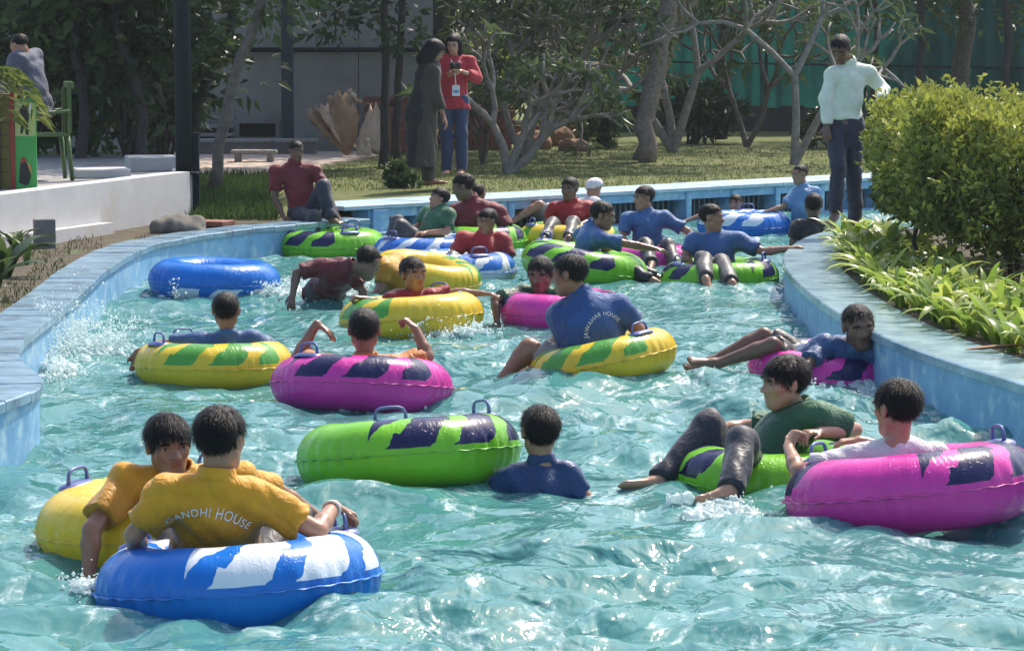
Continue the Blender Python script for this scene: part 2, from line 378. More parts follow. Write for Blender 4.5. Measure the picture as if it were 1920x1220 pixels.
TM = {'blue': tubemat('blue_vinyl', (.003, .17, .62), (.74, .78, .84)), 'yellow': tubemat('yellow_vinyl', (.78, .54, .035), (.09, .34, .05), .58, (.5, .45, .1)),
      'green': tubemat('green_vinyl', (.20, .55, .028), NAVY, .60, (.03, .09, .06)), 'pink': tubemat('pink_vinyl', (.70, .045, .36), NAVY, .60, (.25, .05, .3)),
      'white': tubemat('white_blue_vinyl', (.72, .76, .83), (.03, .17, .60), 1.3)}
HANDLE = mat('handle_plastic', (.10, .13, .33), .35, .15, 8, 0)
RM, RN = .345, .155
def torus_mesh(name, NU=176, NV=34):
    us = np.arange(NU + 1) / NU; vs = np.arange(NV + 1) / NV
    U, Vv = np.meshgrid(us, vs, indexing='ij'); th = U * 2 * np.pi; ph = Vv * 2 * np.pi
    rs = np.random.RandomState(3)
    dv = np.minimum(Vv, 1 - Vv)                     # distance from the outer seam
    puck = np.exp(-(dv / .075) ** 2) * (.0065 * np.abs(np.sin(th * 17 + 2 * np.sin(th * 3))) + .004 * np.sin(th * 43 + 1.5 * np.sin(th * 5)) - .007)
    r = RN + puck + .0015 * np.sin(th * 9 + ph * 2)
    big = RM + .004 * np.sin(th * 2 + .6) + .003 * np.sin(th * 5)
    X = (big + r * np.cos(ph)) * np.cos(th); Y = (big + r * np.cos(ph)) * np.sin(th); Z = r * np.sin(ph) * .98
    idx = np.arange(NU * NV).reshape(NU, NV)
    P = np.stack([X, Y, Z], -1)[:NU, :NV].reshape(-1, 3)
    f = []; uv = []
    for i in range(NU):
        for j in range(NV):
            i2, j2 = (i + 1) % NU, (j + 1) % NV
            f.append((idx[i, j], idx[i2, j], idx[i2, j2], idx[i, j2])); uv += [(i / NU, j / NV), ((i + 1) / NU, j / NV), ((i + 1) / NU, (j + 1) / NV), (i / NU, (j + 1) / NV)]
    return npmesh(name, P, np.array(f), True, uv=np.array(uv))
def seam_mesh():
    n = 160; mb = MB(); vs = []
    for i in range(n):
        a = 2 * math.pi * i / n; r0 = RM + RN - .006; r1 = RM + RN + .008 + .003 * math.sin(i * 1.9) + .002 * math.sin(i * .7)
        zz = .003 * math.sin(i * 1.3)
        for r, z in ((r0, -.004), (r1, zz - .0015), (r1, zz + .0015), (r0, .004)): vs.append((r * math.cos(a), r * math.sin(a), z))
    fs = [(4 * i + k, 4 * ((i + 1) % n) + k, 4 * ((i + 1) % n) + (k + 1) % 4, 4 * i + (k + 1) % 4) for i in range(n) for k in range(4)]
    return MB().add(vs, fs).mesh('seam', True)
SEAM = {}
RING = {}
for k in TM:
    RING[k] = torus_mesh('ring_' + k); RING[k].materials.append(TM[k])
seam0 = seam_mesh()
for k, c in (('blue', (.02, .18, .55)), ('yellow', (.6, .42, .04)), ('green', (.12, .40, .03)), ('pink', (.55, .05, .3)), ('white', (.04, .2, .6))):
    SEAM[k] = seam0.copy(); SEAM[k].materials.append(mat('seam_' + k, c, .35, .1, 8, 0))
def handle_mesh():
    mb = MB(); pts = [(-.072, 0, -.012), (-.07, 0, .03), (-.06, 0, .05), (-.04, 0, .058), (0, 0, .06), (.04, 0, .058), (.06, 0, .05), (.07, 0, .03), (.072, 0, -.012)]
    return mb.tube(pts, [.010, .008, .007, .0068, .007, .0068, .007, .008, .010], 8).mesh('handle', True)
def pad_mesh():
    mb = MB(); n = 24; vs = []
    for rr, dz in ((1, -.008), (.93, .003), (.6, .006)):
        for i in range(n):
            a = 2 * math.pi * i / n; x = .105 * rr * (abs(math.cos(a)) ** .7) * (1 if math.cos(a) > 0 else -1); y = .058 * rr * (abs(math.sin(a)) ** .8) * (1 if math.sin(a) > 0 else -1)
            vs.append((x, y, dz - y * y * 3.4 - x * x * 1.1))
    fs = [(r * n + i, r * n + (i + 1) % n, (r + 1) * n + (i + 1) % n, (r + 1) * n + i) for r in range(2) for i in range(n)] + [tuple(2 * n + i for i in range(n))]
    return mb.add(vs, fs).mesh('handle_pad', True)
HM, PM = handle_mesh(), pad_mesh(); HM.materials.append(HANDLE); PM.materials.append(HANDLE)
TUBE = {}
def tube(key, colr, cx, yb, wpx, rot, handles, label, roll=0, pitch=0, flip=False, z=.05, off=0.0):
    """cx: photo column, yb: row where its near side meets the water, wpx: width in the photo"""
    near = onz(cx, yb, 0); d = depth_of(near); d = d / (1 - .49 * wpx / FPX) + off
    D = wpx * d / FPX; D = min(max(D, .88), 1.06); k = D / (2 * (RM + RN))
    c = pt(cx, 600, d); c = V(c[0] , (d - CH * math.sin(PITCH)) / math.cos(PITCH), z); c[0] = (cx - 960) / FPX * d
    root = empty('swim_tube', c); root.rotation_euler = (R(pitch), R(-roll), 0)
    tag(root, label, 'swim tube', 'inflatable tubes on the river pool')
    g = link('ring', RING[colr], None, root); g.scale = (k, k, k); g.rotation_euler = (R(180) if flip else 0, 0, R(rot))
    s_ = link('seam', SEAM[colr], None, root); s_.scale = (k, k, k)
    for a in handles:
        h = link('handle', HM, None, root); sg = -1 if flip else 1
        al = R(a); tl = R(12); r = (RM + math.sin(tl) * RN) * k; zz = math.cos(tl) * RN * k
        h.location = (r * math.cos(al), r * math.sin(al), sg * zz); h.rotation_euler = (R(-12) * 0, 0, al - math.pi / 2); h.scale = (k, k, k * sg)
        pdd = link('handle_pad', PM, None, h); pdd.location = (0, 0, .004)
    TUBE[key] = dict(c=c, d=d, k=k, root=root, D=D)
    return root
tube('T1', 'blue', 448, 1138, 540, 255, (20, 160), 'blue tube with white wave print under boy whose back says house', 4, -6, z=-.015)
tube('T2', 'yellow', 305, 1044, 470, 38, (158, 62), 'plain yellow tube behind the front blue one, boy in yellow leaning over', 3)
tube('T3', 'green', 767, 912, 425, 252, (104, 30), 'empty green tube with navy print beside the submerged boy', 4, -8, z=.07)
tube('T4', 'pink', 1707, 994, 475, 268, (8, 150), 'pink tube with navy print holding the boy in white shirt', 6, -7, z=.08)
tube('T5', 'green', 1462, 918, 400, 290, (95,), 'green tube under the reclining boy in green shirt', 0, z=-.02, off=.05)
tube('T6', 'pink', 1548, 706, 290, 40, (148, 330), 'pink tube against the island wall, boy in blue sprawled on it', -4, 3, z=-.02)
tube('T7', 'yellow', 1128, 714, 285, 205, (318,), 'tilted yellow tube with green print under boy seen from behind in royal blue', 12, -4, z=.06)
tube('T8', 'pink', 679, 757, 342, 216, (222, 150), 'pink tube with navy print, boy with both elbows raised on it', -2, -9, z=.037)
tube('T9', 'yellow', 402, 711, 298, 228, (128, 212), 'yellow tube with green print near the left wall splash', 0, -3, z=.03)
tube('T10', 'yellow', 771, 617, 270, 150, (58,), 'yellow tube around smiling boy in red with outstretched arms', 4, -3, z=.035)
tube('T11', 'blue', 403, 553, 246, 345, (), 'empty blue tube floating upside down by the left wall', -2, flip=True, z=.07)
tube('T12', 'green', 621, 478, 204, 170, (60, 300), 'green tube with navy stripes below the boy sitting on the ledge', 0)
tube('T13', 'white', 800, 490, 200, 20, (215, 60), 'white tube with blue stripes carrying the boy in green with knees up', 0)
tube('T14', 'white', 857, 531, 225, 70, (300,), 'white tube with blue wave print under the boy in bright red', 0, off=.25)
tube('T15', 'yellow', 800, 548, 195, 330, (), 'tilted yellow tube between white tube and boy in golden shirt', -9, 5, z=.10, off=.1)
tube('T16', 'pink', 1055, 607, 240, 93, (80,), 'plain pink tube under the chin of boy in dark green', 0)
tube('T17', 'green', 1095, 531, 240, 190, (150,), 'green tube with navy print sloping down under boy in pale blue', -9, z=.09, off=.1)
tube('T18', 'green', 1350, 534, 222, 300, (200, 345), 'green tube carrying boy in blue with two wet trouser legs over its rim', 2, z=.015)
tube('T19', 'pink', 1207, 498, 190, 120, (60,), 'pink tube under the boy in blue looking sideways', 0, z=.02)
tube('T20', 'yellow', 1065, 459, 188, 110, (200,), 'yellow tube under boy in red with dark trouser knees raised', 0, z=.03)
tube('T21', 'blue', 1395, 438, 176, 180, (80,), 'blue and white tube by the grille wall pushed by boy in light blue', 0)
tube('T22', 'green', 893, 470, 190, 60, (), 'green tube behind the white ones under older boy in dark red', 0, off=.25)
# ================================================================== SDF BODIES
class Grid:
    def __init__(s, lo, hi, vox):
        s.vox = vox; s.lo = np.asarray(lo, float) - vox * 3; n = np.ceil((np.asarray(hi) - s.lo) / vox).astype(int) + 4
        s.n = n; s.S = np.full(n, .12, np.float32)
        s.ax = [(s.lo[i] + np.arange(n[i]) * vox).astype(np.float32) for i in range(3)]
    def sub(s, pts, r):
        pts = np.atleast_2d(pts); a = np.floor((pts.min(0) - r - s.lo) / s.vox).astype(int); e = np.ceil((pts.max(0) + r - s.lo) / s.vox).astype(int) + 1
        a = np.clip(a, 0, s.n); e = np.clip(e, 0, s.n)
        if np.any(e <= a): return None, None
        sl = tuple(slice(a[i], e[i]) for i in range(3))
        X = s.ax[0][sl[0]][:, None, None]; Y = s.ax[1][sl[1]][None, :, None]; Z = s.ax[2][sl[2]][None, None, :]
        return sl, (X, Y, Z)
    def put(s, sl, d, k, sub=False):
        A = s.S[sl]
        if sub:
            d = -d; h = np.maximum(k - np.abs(A - d), 0) / k; s.S[sl] = np.maximum(A, d) + h * h * k / 4
        else:
            h = np.maximum(k - np.abs(A - d), 0) / k; s.S[sl] = np.minimum(A, d) - h * h * k / 4
    def cap(s, a, b, r1, r2, k=.02, flat=False, sub=False):
        a = np.asarray(a, float); b = np.asarray(b, float); r = max(r1, r2)
        sl, G = s.sub([a, b], r + k + s.vox * 3)
        if sl is None: return
        X, Y, Z = G; ba = b - a; L2 = max(float(ba @ ba), 1e-9)
        px, py, pz = X - np.float32(a[0]), Y - np.float32(a[1]), Z - np.float32(a[2])
        t = (px * np.float32(ba[0] / L2) + py * np.float32(ba[1] / L2) + pz * np.float32(ba[2] / L2)); h = np.clip(t, 0, 1)
        d = np.sqrt((px - h * np.float32(ba[0])) ** 2 + (py - h * np.float32(ba[1])) ** 2 + (pz - h * np.float32(ba[2])) ** 2) - (r1 + (r2 - r1) * h).astype(np.float32)
        if flat: d = np.maximum(d, (t - 1) * np.float32(math.sqrt(L2)))
        s.put(sl, d, k, sub)
    def ecap(s, a, b, side, w1, w2, t1, t2, k=.03, flat=0):
        """capsule with elliptical section: w along side, t across; flat=-1 cuts the a end"""
        a = np.asarray(a, float); b = np.asarray(b, float); ax = b - a; L = np.linalg.norm(ax); ax = ax / L
        sd = nrm(side - ax * np.dot(side, ax)); fr = np.cross(ax, sd)
        sl, G = s.sub([a, b], max(w1, w2, t1, t2) + k + s.vox * 3)
        if sl is None: return
        X, Y, Z = G; px, py, pz = X - np.float32(a[0]), Y - np.float32(a[1]), Z - np.float32(a[2])
        f4 = np.float32
        z = px * f4(ax[0]) + py * f4(ax[1]) + pz * f4(ax[2]); h = np.clip(z / f4(L), 0, 1); zo = z - h * f4(L)
        x = px * f4(sd[0]) + py * f4(sd[1]) + pz * f4(sd[2]); y = px * f4(fr[0]) + py * f4(fr[1]) + pz * f4(fr[2])
        ww = f4(w1) + f4(w2 - w1) * h; tt = f4(t1) + f4(t2 - t1) * h
        q = np.sqrt((x / ww) ** 2 + (y / tt) ** 2 + (zo / tt) ** 2)
        d = (q - 1) * np.minimum(ww, tt)
        if flat: d = np.maximum(d, -z)
        s.put(sl, d, k)
    def ell(s, M, c, r, k=.02, sub=False):
        """ellipsoid in frame M (rows = axes in world), c world centre, r radii"""
        sl, G = s.sub([c], max(r) + k + s.vox * 3)
        if sl is None: return
        X, Y, Z = G; f4 = np.float32; px, py, pz = X - f4(c[0]), Y - f4(c[1]), Z - f4(c[2])
        q = 0
        for i in range(3): q = q + ((px * f4(M[i][0]) + py * f4(M[i][1]) + pz * f4(M[i][2])) / f4(r[i])) ** 2
        q = np.sqrt(q); d = (q - 1) * f4(min(r)); s.put(sl, d, k, sub)
    def fold(s, amp, seed, band=.03, wl=.09):
        """cloth folds: wavy noise added near the surface"""
        ix = np.nonzero(np.abs(s.S) < band); rs = np.random.RandomState(seed)
        P = np.stack([s.ax[i][ix[i]] for i in range(3)], 0); n = 0
        for j in range(4):
            k1 = rs.randn(3); k1 = k1 / np.linalg.norm(k1) * 2 * np.pi / (wl * (1.0 + .7 * j)); k2 = rs.randn(3) * 2 * np.pi / (wl * 5)
            ph = k1 @ P + 2.2 * np.sin(k2 @ P + rs.rand() * 6) + rs.rand() * 6
            n = n + (1 - 2 * np.abs(np.sin(ph * .5))) * (.7 + .2 * j)
        s.S[ix] += (amp * n / 2).astype(np.float32)
    def mesh(s):
        S = s.S; ins = S < 0; C = [ins[a:S.shape[0] - 1 + a, b_:S.shape[1] - 1 + b_, c:S.shape[2] - 1 + c] for a in (0, 1) for b_ in (0, 1) for c in (0, 1)]
        an = C[0].copy(); al = C[0].copy()
        for q in C[1:]: an |= q; al &= q
        act = an & ~al; idx = np.flatnonzero(act); I, J, K = np.unravel_index(idx, act.shape)
        vid = np.full(act.shape, -1, np.int32); vid.ravel()[idx] = np.arange(len(idx))
        cs = [(a, b_, c) for a in (0, 1) for b_ in (0, 1) for c in (0, 1)]
        val = {c: S[I + c[0], J + c[1], K + c[2]] for c in cs}
        acc = np.zeros((len(idx), 3), np.float32); cnt = np.zeros(len(idx), np.float32)
        for c in cs:
            for ax_ in range(3):
                if c[ax_] == 0:
                    e = list(c); e[ax_] = 1; e = tuple(e); va, vb = val[c], val[e]; m_ = (va < 0) != (vb < 0)
                    tt = va[m_] / (va[m_] - vb[m_]); pp = np.tile(np.array(c, np.float32), (m_.sum(), 1)); pp[:, ax_] = tt; acc[m_] += pp; cnt[m_] += 1
        vtx = s.lo + (np.stack([I, J, K], 1) + acc / cnt[:, None]) * s.vox
        F = []
        for ax_ in range(3):
            o1, o2 = (ax_ + 1) % 3, (ax_ + 2) % 3
            sa = [slice(None)] * 3; sb = [slice(None)] * 3; sa[ax_] = slice(0, -1); sb[ax_] = slice(1, None)
            for q in (o1, o2): sa[q] = slice(1, -1); sb[q] = slice(1, -1)
            A, B = ins[tuple(sa)], ins[tuple(sb)]
            for m_, rev in ((A & ~B, False), (~A & B, True)):
                e = np.stack(np.nonzero(m_), 1)
                if not len(e): continue
                e[:, o1] += 1; e[:, o2] += 1; quad = []
                for d1, d2 in ((-1, -1), (0, -1), (0, 0), (-1, 0)):
                    q = e.copy(); q[:, o1] += d1; q[:, o2] += d2; quad.append(vid[q[:, 0], q[:, 1], q[:, 2]])
                quad = np.stack(quad, 1); F.append(quad[:, ::-1] if rev else quad)
        return vtx.astype(np.float32), np.concatenate(F).astype(np.int32)
# ---- skin, cloth and hair materials
def skinmat(name, c):
    m, t, o = newmat(name); b = NB(t); tc = b.n('ShaderNodeTexCoord').outputs['Object']
    f = b.noise(tc, 9, 4, .6); cc = b.ramp(f, [(.3, c3(c, .86)), (.7, c3(c, 1.1))])
    lip = b.n('ShaderNodeAttribute', attribute_name='tint').outputs['Fac']
    cc = b.mix(lip, cc, (c[0] * .85, c[1] * .58, c[2] * .6))
    p = b.n('ShaderNodeBsdfPrincipled', {'Base Color': cc, 'Roughness': .32, 'Subsurface Weight': .04, 'Subsurface Radius': (.03, .012, .006), 'Subsurface Scale': .3, 'Specular IOR Level': .5, 'Normal': b.bump(b.noise(tc, 160, 3, .6), .12, .002)})
    t.links.new(p.outputs[0], o.inputs[0]); return m
SKIN = [skinmat('skin_%s' % n, c) for n, c in (('brown', (.255, .122, .070)), ('light_brown', (.36, .185, .115)), ('dark_brown', (.15, .080, .053)), ('tan', (.42, .235, .155)))]
def cloth(name, c, wet=.0, weave=.12):
    fb = .25 if ('trousers' in name or 'jeans' in name) else .5
    if name in MC: return MC[name]
    m, t, o = newmat(name); b = NB(t); tc = b.n('ShaderNodeTexCoord').outputs['Object']
    f = b.noise(tc, 7, 4, .65); g = b.step(b.noise(tc, 3.2, 3, .6), .45, .62)
    cc = b.ramp(f, [(.3, c3(c, .84)), (.7, c3(c, 1.08))]); cc = b.mix(b.math('MULTIPLY', g, wet), cc, c3(c, .5))
    if wet > 0:     # soaked towards the water line
        zz = b.n('ShaderNodeSeparateXYZ', {0: b.n('ShaderNodeNewGeometry').outputs['Position']}).outputs[2]
        lowz = b.step(b.math('ADD', zz, b.math('MULTIPLY', b.math('SUBTRACT', b.noise(tc, 5, 3, .6), .5), .30)), .34, .16); g = b.math('MAXIMUM', g, lowz); cc = b.mix(b.math('MULTIPLY', lowz, .75), cc, c3(c, .48))
    wv = b.n('ShaderNodeTexNoise', {'Scale': 420, 'Detail': 1}); t.links.new(tc, wv.inputs['Vector'])
    fol = b.noise(tc, 15, 3, .55, dist=2.2)
    nr = b.bump(fol, fb, .02, b.bump(wv.outputs[0], weave, .0015))
    p = b.n('ShaderNodeBsdfPrincipled', {'Base Color': cc, 'Roughness': b.math('MULTIPLY_ADD', g, -.16 * (wet > 0), .74 - .14 * (wet > 0)), 'Sheen Weight': .15, 'Normal': nr, 'Specular IOR Level': .35})
    t.links.new(p.outputs[0], o.inputs[0]); MC[name] = m; return m
CL = {'yellow': cloth('golden_polo', (.66, .30, .008), .4), 'blue': cloth('royal_blue_polo', (.016, .075, .24), .5), 'lblue': cloth('mid_blue_polo', (.042, .125, .32), .45), 'pblue': cloth('pale_blue_polo', (.13, .28, .50), .3),
      'red': cloth('red_polo', (.34, .012, .018), .5), 'dred': cloth('dark_red_polo', (.16, .010, .018), .6), 'green': cloth('dark_green_polo', (.018, .12, .05), .5), 'white': cloth('white_shirt', (.66, .62, .66), .1), 'mint': cloth('pale_mint_shirt', (.68, .76, .64), 0),
      'black': cloth('black_shirt', (.014, .015, .018), .2), 'grey': cloth('grey_shirt', (.085, .09, .13), 0), 'orange': cloth('orange_shirt', (.62, .20, .02), .3), 'navy': cloth('navy_trousers', (.022, .027, .05), .4), 'dgrey': cloth('dark_grey_trousers', (.06, .06, .07), .5),
      'wgrey': cloth('wet_grey_trousers', (.075, .075, .085), .5), 'lshorts': cloth('pale_grey_shorts', (.36, .35, .33), .5), 'jeans': cloth('blue_jeans', (.028, .05, .115), 0), 'olive': cloth('olive_brown_dress', (.040, .035, .026), 0), 'shawl': cloth('charcoal_shawl', (.010, .011, .014), 0), 'rknit': cloth('red_sweater', (.42, .028, .045), 0)}
m, t, o = newmat('black_hair'); b = NB(t); tc = b.n('ShaderNodeTexCoord').outputs['Object']
st_ = b.noise(b.n('ShaderNodeMapping', {'Vector': tc, 'Scale': (1, 1, .25)}).outputs[0], 190, 3, .6)
p = b.n('ShaderNodeBsdfPrincipled', {'Base Color': b.ramp(st_, [(.3, (.002, .002, .0025)), (.75, (.007, .006, .006))]), 'Roughness': .36, 'Specular IOR Level': .18, 'Normal': b.bump(st_, .8, .006)})
t.links.new(p.outputs[0], o.inputs[0]); HAIR = m
EYEW = mat('eye_white', (.36, .33, .32), .25, .05, 5, 0); IRIS = mat('eye_iris', (.012, .008, .006), .15, .05, 5, 0); TEETH = mat('teeth', (.65, .62, .56), .3, .05, 5, 0); LETTER = mat('white_lettering', (.62, .64, .62), .7, .15, 30, 0)
em = MB().sphere((0, 0, 0), (.066, .05, .027), 14, 9); em.sphere((0, .026, 0), (.03, .028, .0262), 10, 7, mi=1)
EYE = em.mesh('eye', True); EYE.materials.append(EYEW); EYE.materials.append(IRIS)
BROW = MB().tube([(-.10, -.03, -.018), (-.04, .012, .012), (.03, .018, .012), (.095, .0, -.006)], [.012, .024, .026, .012], 8).mesh('eyebrow', True); BROW.materials.append(HAIR)
TEE = MB().sphere((0, 0, 0), (.072, .03, .014), 12, 8).mesh('teeth', True); TEE.materials.append(TEETH)
def frame(yaw, pitch=0, roll=0):
    f = V(math.sin(R(yaw)), -math.cos(R(yaw)), 0); z = V(0, 0, 1); r = np.cross(f, z)
    c, s_ = math.cos(R(pitch)), math.sin(R(pitch)); f2 = f * c - z * s_; z2 = z * c + f * s_      # pitch > 0 looks down
    c, s_ = math.cos(R(roll)), math.sin(R(roll)); r2 = r * c + z2 * s_; z3 = z2 * c - r * s_
    return r2, f2, z3       # right, forward, up
PEOPLE = []
NVERT = 0
def person(label, d, yaw, neck, pel, head, H=1.5, hs=1.0, hyaw=None, hpitch=0, hroll=0, shirt='blue', sleeve=.74, pants='dgrey', plen='long', skin=0, mode='sit', build=1.0,
           L={}, Rr={}, sh=None, hair='short', collar=True, text=None, seed=1, smile=False, grp=None, lean=None, extra=None, cat='person', name='person', hem=.0, vox=None, legs=True, tiltsh=0, hand=(20, 20), shirt_loose=1.0, beard=False, feet='bare'):
    """d: base depth; neck/pel/head: (px, py, depth offset); L / Rr: limb joints {'el','wr','ha','kn','an','to'} as (px,py,'n'|'f'|offset)"""
    global NVERT
    s = H / 1.7
    if lean is None and d > 0: pass
    def PP(q): return pt(q[0], q[1], d + (q[2] if len(q) > 2 else 0))
    N = PP(neck); Pg = PP(pel); up = nrm(N - Pg); P = N - up * .50 * s
    hd = PP(head); r0, f0, z0 = frame(yaw)
    rt = nrm(r0 - up * np.dot(r0, up)); fw = np.cross(up, rt)
    if tiltsh: rt = nrm(rt * math.cos(R(tiltsh)) + up * math.sin(R(tiltsh))); 
    def solve(par, ln, q, dflt):
        if q is None: return par + nrm(dflt) * ln
        if len(q) > 2 and not isinstance(q[2], str):
            t_ = pt(q[0], q[1], d + q[2]); return par + nrm(t_ - par) * ln if np.linalg.norm(t_ - par) > ln * 1.12 else t_
        rr = ray(q[0], q[1]); oc = CAM - par; a = rr @ rr; b_ = 2 * oc @ rr; c = oc @ oc - ln * ln; disc = b_ * b_ - 4 * a * c
        if disc < 0:
            t_ = -b_ / (2 * a); w_ = CAM + rr * t_; return par + nrm(w_ - par) * ln
        t_ = (-b_ - math.sqrt(disc)) / (2 * a) if (len(q) < 3 or q[2] == 'n') else (-b_ + math.sqrt(disc)) / (2 * a)
        return CAM + rr * t_
    J = {}
    dz = V(0, 0, -1)
    for sd, sg, lm in (('l', -1, L), ('r', 1, Rr)):
        S_ = N + rt * sg * .172 * s * build - up * .045 * s
        if 'sh' in lm: S_ = PP(lm['sh'])
        if mode == 'sit': de, dw = dz * .8 + rt * sg * .45 + fw * .15, fw * .8 + dz * .25 - rt * sg * .3
        else: de, dw = dz + rt * sg * .18, dz + fw * .15
        E = solve(S_, .275 * s, lm.get('el'), de); Wr = solve(E, .245 * s, lm.get('wr'), dw); Ha = solve(Wr, .16 * s, lm.get('ha'), (Wr - E))
        Hp = P + rt * sg * .085 * s
        fl = V(fw[0], fw[1], 0); fl = nrm(fl) if np.linalg.norm(fl) > .2 else V(f0[0], f0[1], 0)
        if mode == 'sit': dk, da = fl * .95 + rt * sg * .22 + dz * .05, dz * .85 + fl * .4
        else: dk, da = dz + fl * .06, dz - fl * .05
        K = solve(Hp, .42 * s, lm.get('kn'), dk); A = solve(K, .41 * s, lm.get('an'), da); To = solve(A, .19 * s, lm.get('to'), fl * .9 + dz * (.4 if mode == 'sit' else .06))
        J[sd] = (S_, E, Wr, Ha, Hp, K, A, To)
    vox_ = vox or min(max(.00072 * d, .0068), .0122)
    allp = np.array([hd, N, P] + [q for k in J for q in J[k]]); lo, hi = allp.min(0) - .17, allp.max(0) + .17
    hx, hf, hz = frame(yaw if hyaw is None else hyaw, hpitch, hroll); hh = .225 * hs * .93
    def HL(x, y, z): return hd + (hx * x + hf * y + hz * z) * hh
    HMx = np.array([hx, hf, hz])
    g = Grid(lo, hi, vox_); bs = s * build
    # torso
    mid = P + up * .19 * s; ch = P + up * .35 * s
    g.ecap(P - up * .02 * s, mid, rt, .138 * bs, .122 * bs, .10 * bs, .088 * bs, .03)
    g.ecap(mid, ch, rt, .122 * bs, .142 * bs, .088 * bs, .10 * bs, .03)
    for sd in 'lr':
        S_ = J[sd][0]; g.cap(ch + up * .06 * s, S_, .07 * bs, .052 * bs, .04); g.cap(N - up * .01 * s, S_, .048 * bs, .045 * bs, .03)
    g.cap(N - up * .03 * s, hd + (hx * 0 - hf * .10 - hz * .18) * hh, .054 * s, .049 * s, .03)
    fing = max(.0082 * s, vox_ * .80)
    for sd, sg in (('l', -1), ('r', 1)):
        S_, E, Wr, Ha, Hp, K, A, To = J[sd]
        g.cap(S_, E, .046 * bs, .037 * bs, .02); g.cap(E, E + (Wr - E) * .3, .037 * bs, .039 * bs, .01); g.cap(E + (Wr - E) * .3, Wr, .039 * bs, .025 * bs, .012)
        # hand: palm, four fingers with a knuckle bend, thumb
        h = nrm(Ha - Wr); nn = dz - h * np.dot(dz, h); nn = nrm(nn) if np.linalg.norm(nn) > .3 else nrm(np.cross(h, rt)); sv_ = np.cross(nn, h) * sg
        curl = R(hand[0] if sd == 'l' else hand[1]); hsz = s * 1.02
        g.ecap(Wr, Wr + h * .082 * hsz, sv_, .027 * hsz, .036 * hsz, max(.017 * hsz, vox_ * 1.3), max(.014 * hsz, vox_ * 1.2), .012)
        for q, (off, ln) in enumerate(((-.030, .060), (-.010, .074), (.010, .078), (.030, .068))):
            k0 = Wr + h * .080 * hsz + sv_ * off * hsz * 1.05; d1 = h * math.cos(curl) + nn * math.sin(curl) + sv_ * off * 2.2; d2 = h * math.cos(curl * 2.4) + nn * math.sin(curl * 2.4) + sv_ * off * 2.2
            k1 = k0 + nrm(d1) * ln * .5 * hsz; k2 = k1 + nrm(d2) * ln * .52 * hsz
            g.cap(k0, k1, fing * 1.05, fing, .005); g.cap(k1, k2, fing, fing * .85, .004)
        th0 = Wr + h * .022 * hsz + sv_ * .024 * hsz; th1 = th0 + nrm(h * .7 + sv_ * .7 + nn * .25) * .045 * hsz; th2 = th1 + nrm(h * .95 + sv_ * .25 + nn * .35) * .032 * hsz
        g.cap(th0, th1, fing * 1.35, fing * 1.15, .01); g.cap(th1, th2, fing * 1.15, fing * .95, .004)
        if legs:
            g.cap(Hp, K, .080 * bs, .054 * bs, .03); g.cap(K, K + (A - K) * .3, .052 * bs, .054 * bs, .015); g.cap(K + (A - K) * .3, A, .054 * bs, .034 * bs, .015)
            g.cap(A, A + (To - A) * .15 - up * 0, .036 * s, .036 * s, .015)
            fs_ = nrm(np.cross(nrm(To - A), nrm(A - K) + V(.001, 0, 0))); g.ecap(A + (To - A) * .05, To, fs_, .034 * s, .042 * s, .034 * s, .016 * s, .02)
            for q in range(5):
                b0 = To + fs_ * (q - 2) * .017 * s - nrm(To - A) * .01; g.cap(b0, b0 + nrm(To - A) * (.035 - .004 * abs(q - 1)) * s, .010 * s, .009 * s, .008)
    # head
    def el(c, r, k=.05, sub=False): g.ell(HMx, HL(*c), [x * hh for x in r], k * hh, sub)
    def hc(a, b_, r1, r2, k=.06): g.cap(HL(*a), HL(*b_), r1 * hh, r2 * hh, k * hh)
    el((0, -.06, .15), (.335, .42, .345)); el((0, .09, -.15), (.265, .30, .35), .12); hc((-.05, .25, -.40), (.05, .25, -.40), .095, .095, .12)
    for q in (-1, 1):
        hc((q * .20, .0, -.24), (q * .07, .24, -.40), .10, .09, .1); el((q * .165, .24, -.07), (.11, .10, .10), .1)
        el((q * .345, -.04, -.01), (.045, .095, .145), .03)
    hc((-.16, .325, .085), (.16, .325, .085), .06, .06, .10); hc((0, .36, .04), (0, .455, -.115), .035, .052, .05)
    for q in (-1, 1): el((q * .055, .405, -.13), (.045, .05, .04), .03); el((q * .152, .42, .015), (.095, .08, .06), .06, True)
    hc((-.085, .345, -.225), (.085, .345, -.225), .036, .036, .05); hc((-.07, .335, -.275), (.07, .335, -.275), .040, .040, .05)
    el((0, .42, -.25), (.12, .035, .012), .02, True)
    v, f = g.mesh()
    lv = (v - hd) @ HMx.T / hh
    tint = ((np.abs(lv[:, 0]) < .10) & (lv[:, 1] > .31) & (np.abs(lv[:, 2] + .25) < .045)).astype(np.float32)
    base = V(P[0], P[1], min(P[2], 0) if mode == 'sit' else min(q[2] for k in J for q in J[k]))
    root = empty(name, base); tag(root, label, cat, grp)
    body = link('body', npmesh('body', v - base, f, True, {'tint': tint}), SKIN[skin], root); NVERT += len(v)
    # eyes, brows
    HM4 = Matrix(((hx[0], hf[0], hz[0], 0), (hx[1], hf[1], hz[1], 0), (hx[2], hf[2], hz[2], 0), (0, 0, 0, 1)))
    def hp(nm, me, x, y, z, sx=1, rz=0):
        o_ = link(nm, me, None, root); o_.matrix_local = Matrix.Translation(Vector(HL(x, y, z) - base)) @ HM4 @ Matrix.Rotation(rz, 4, 'Z') @ Matrix.Diagonal((hh * sx, hh, hh, 1)); return o_
    for q in (-1, 1):
        hp('eye', EYE, q * .152, .312, .012, 1, -q * .25); hp('eyebrow', BROW, q * .155, .375, .098, q, -q * .2)
    if smile: hp('teeth', TEE, 0, .352, -.250)
    # hair
    rs = np.random.RandomState(seed)
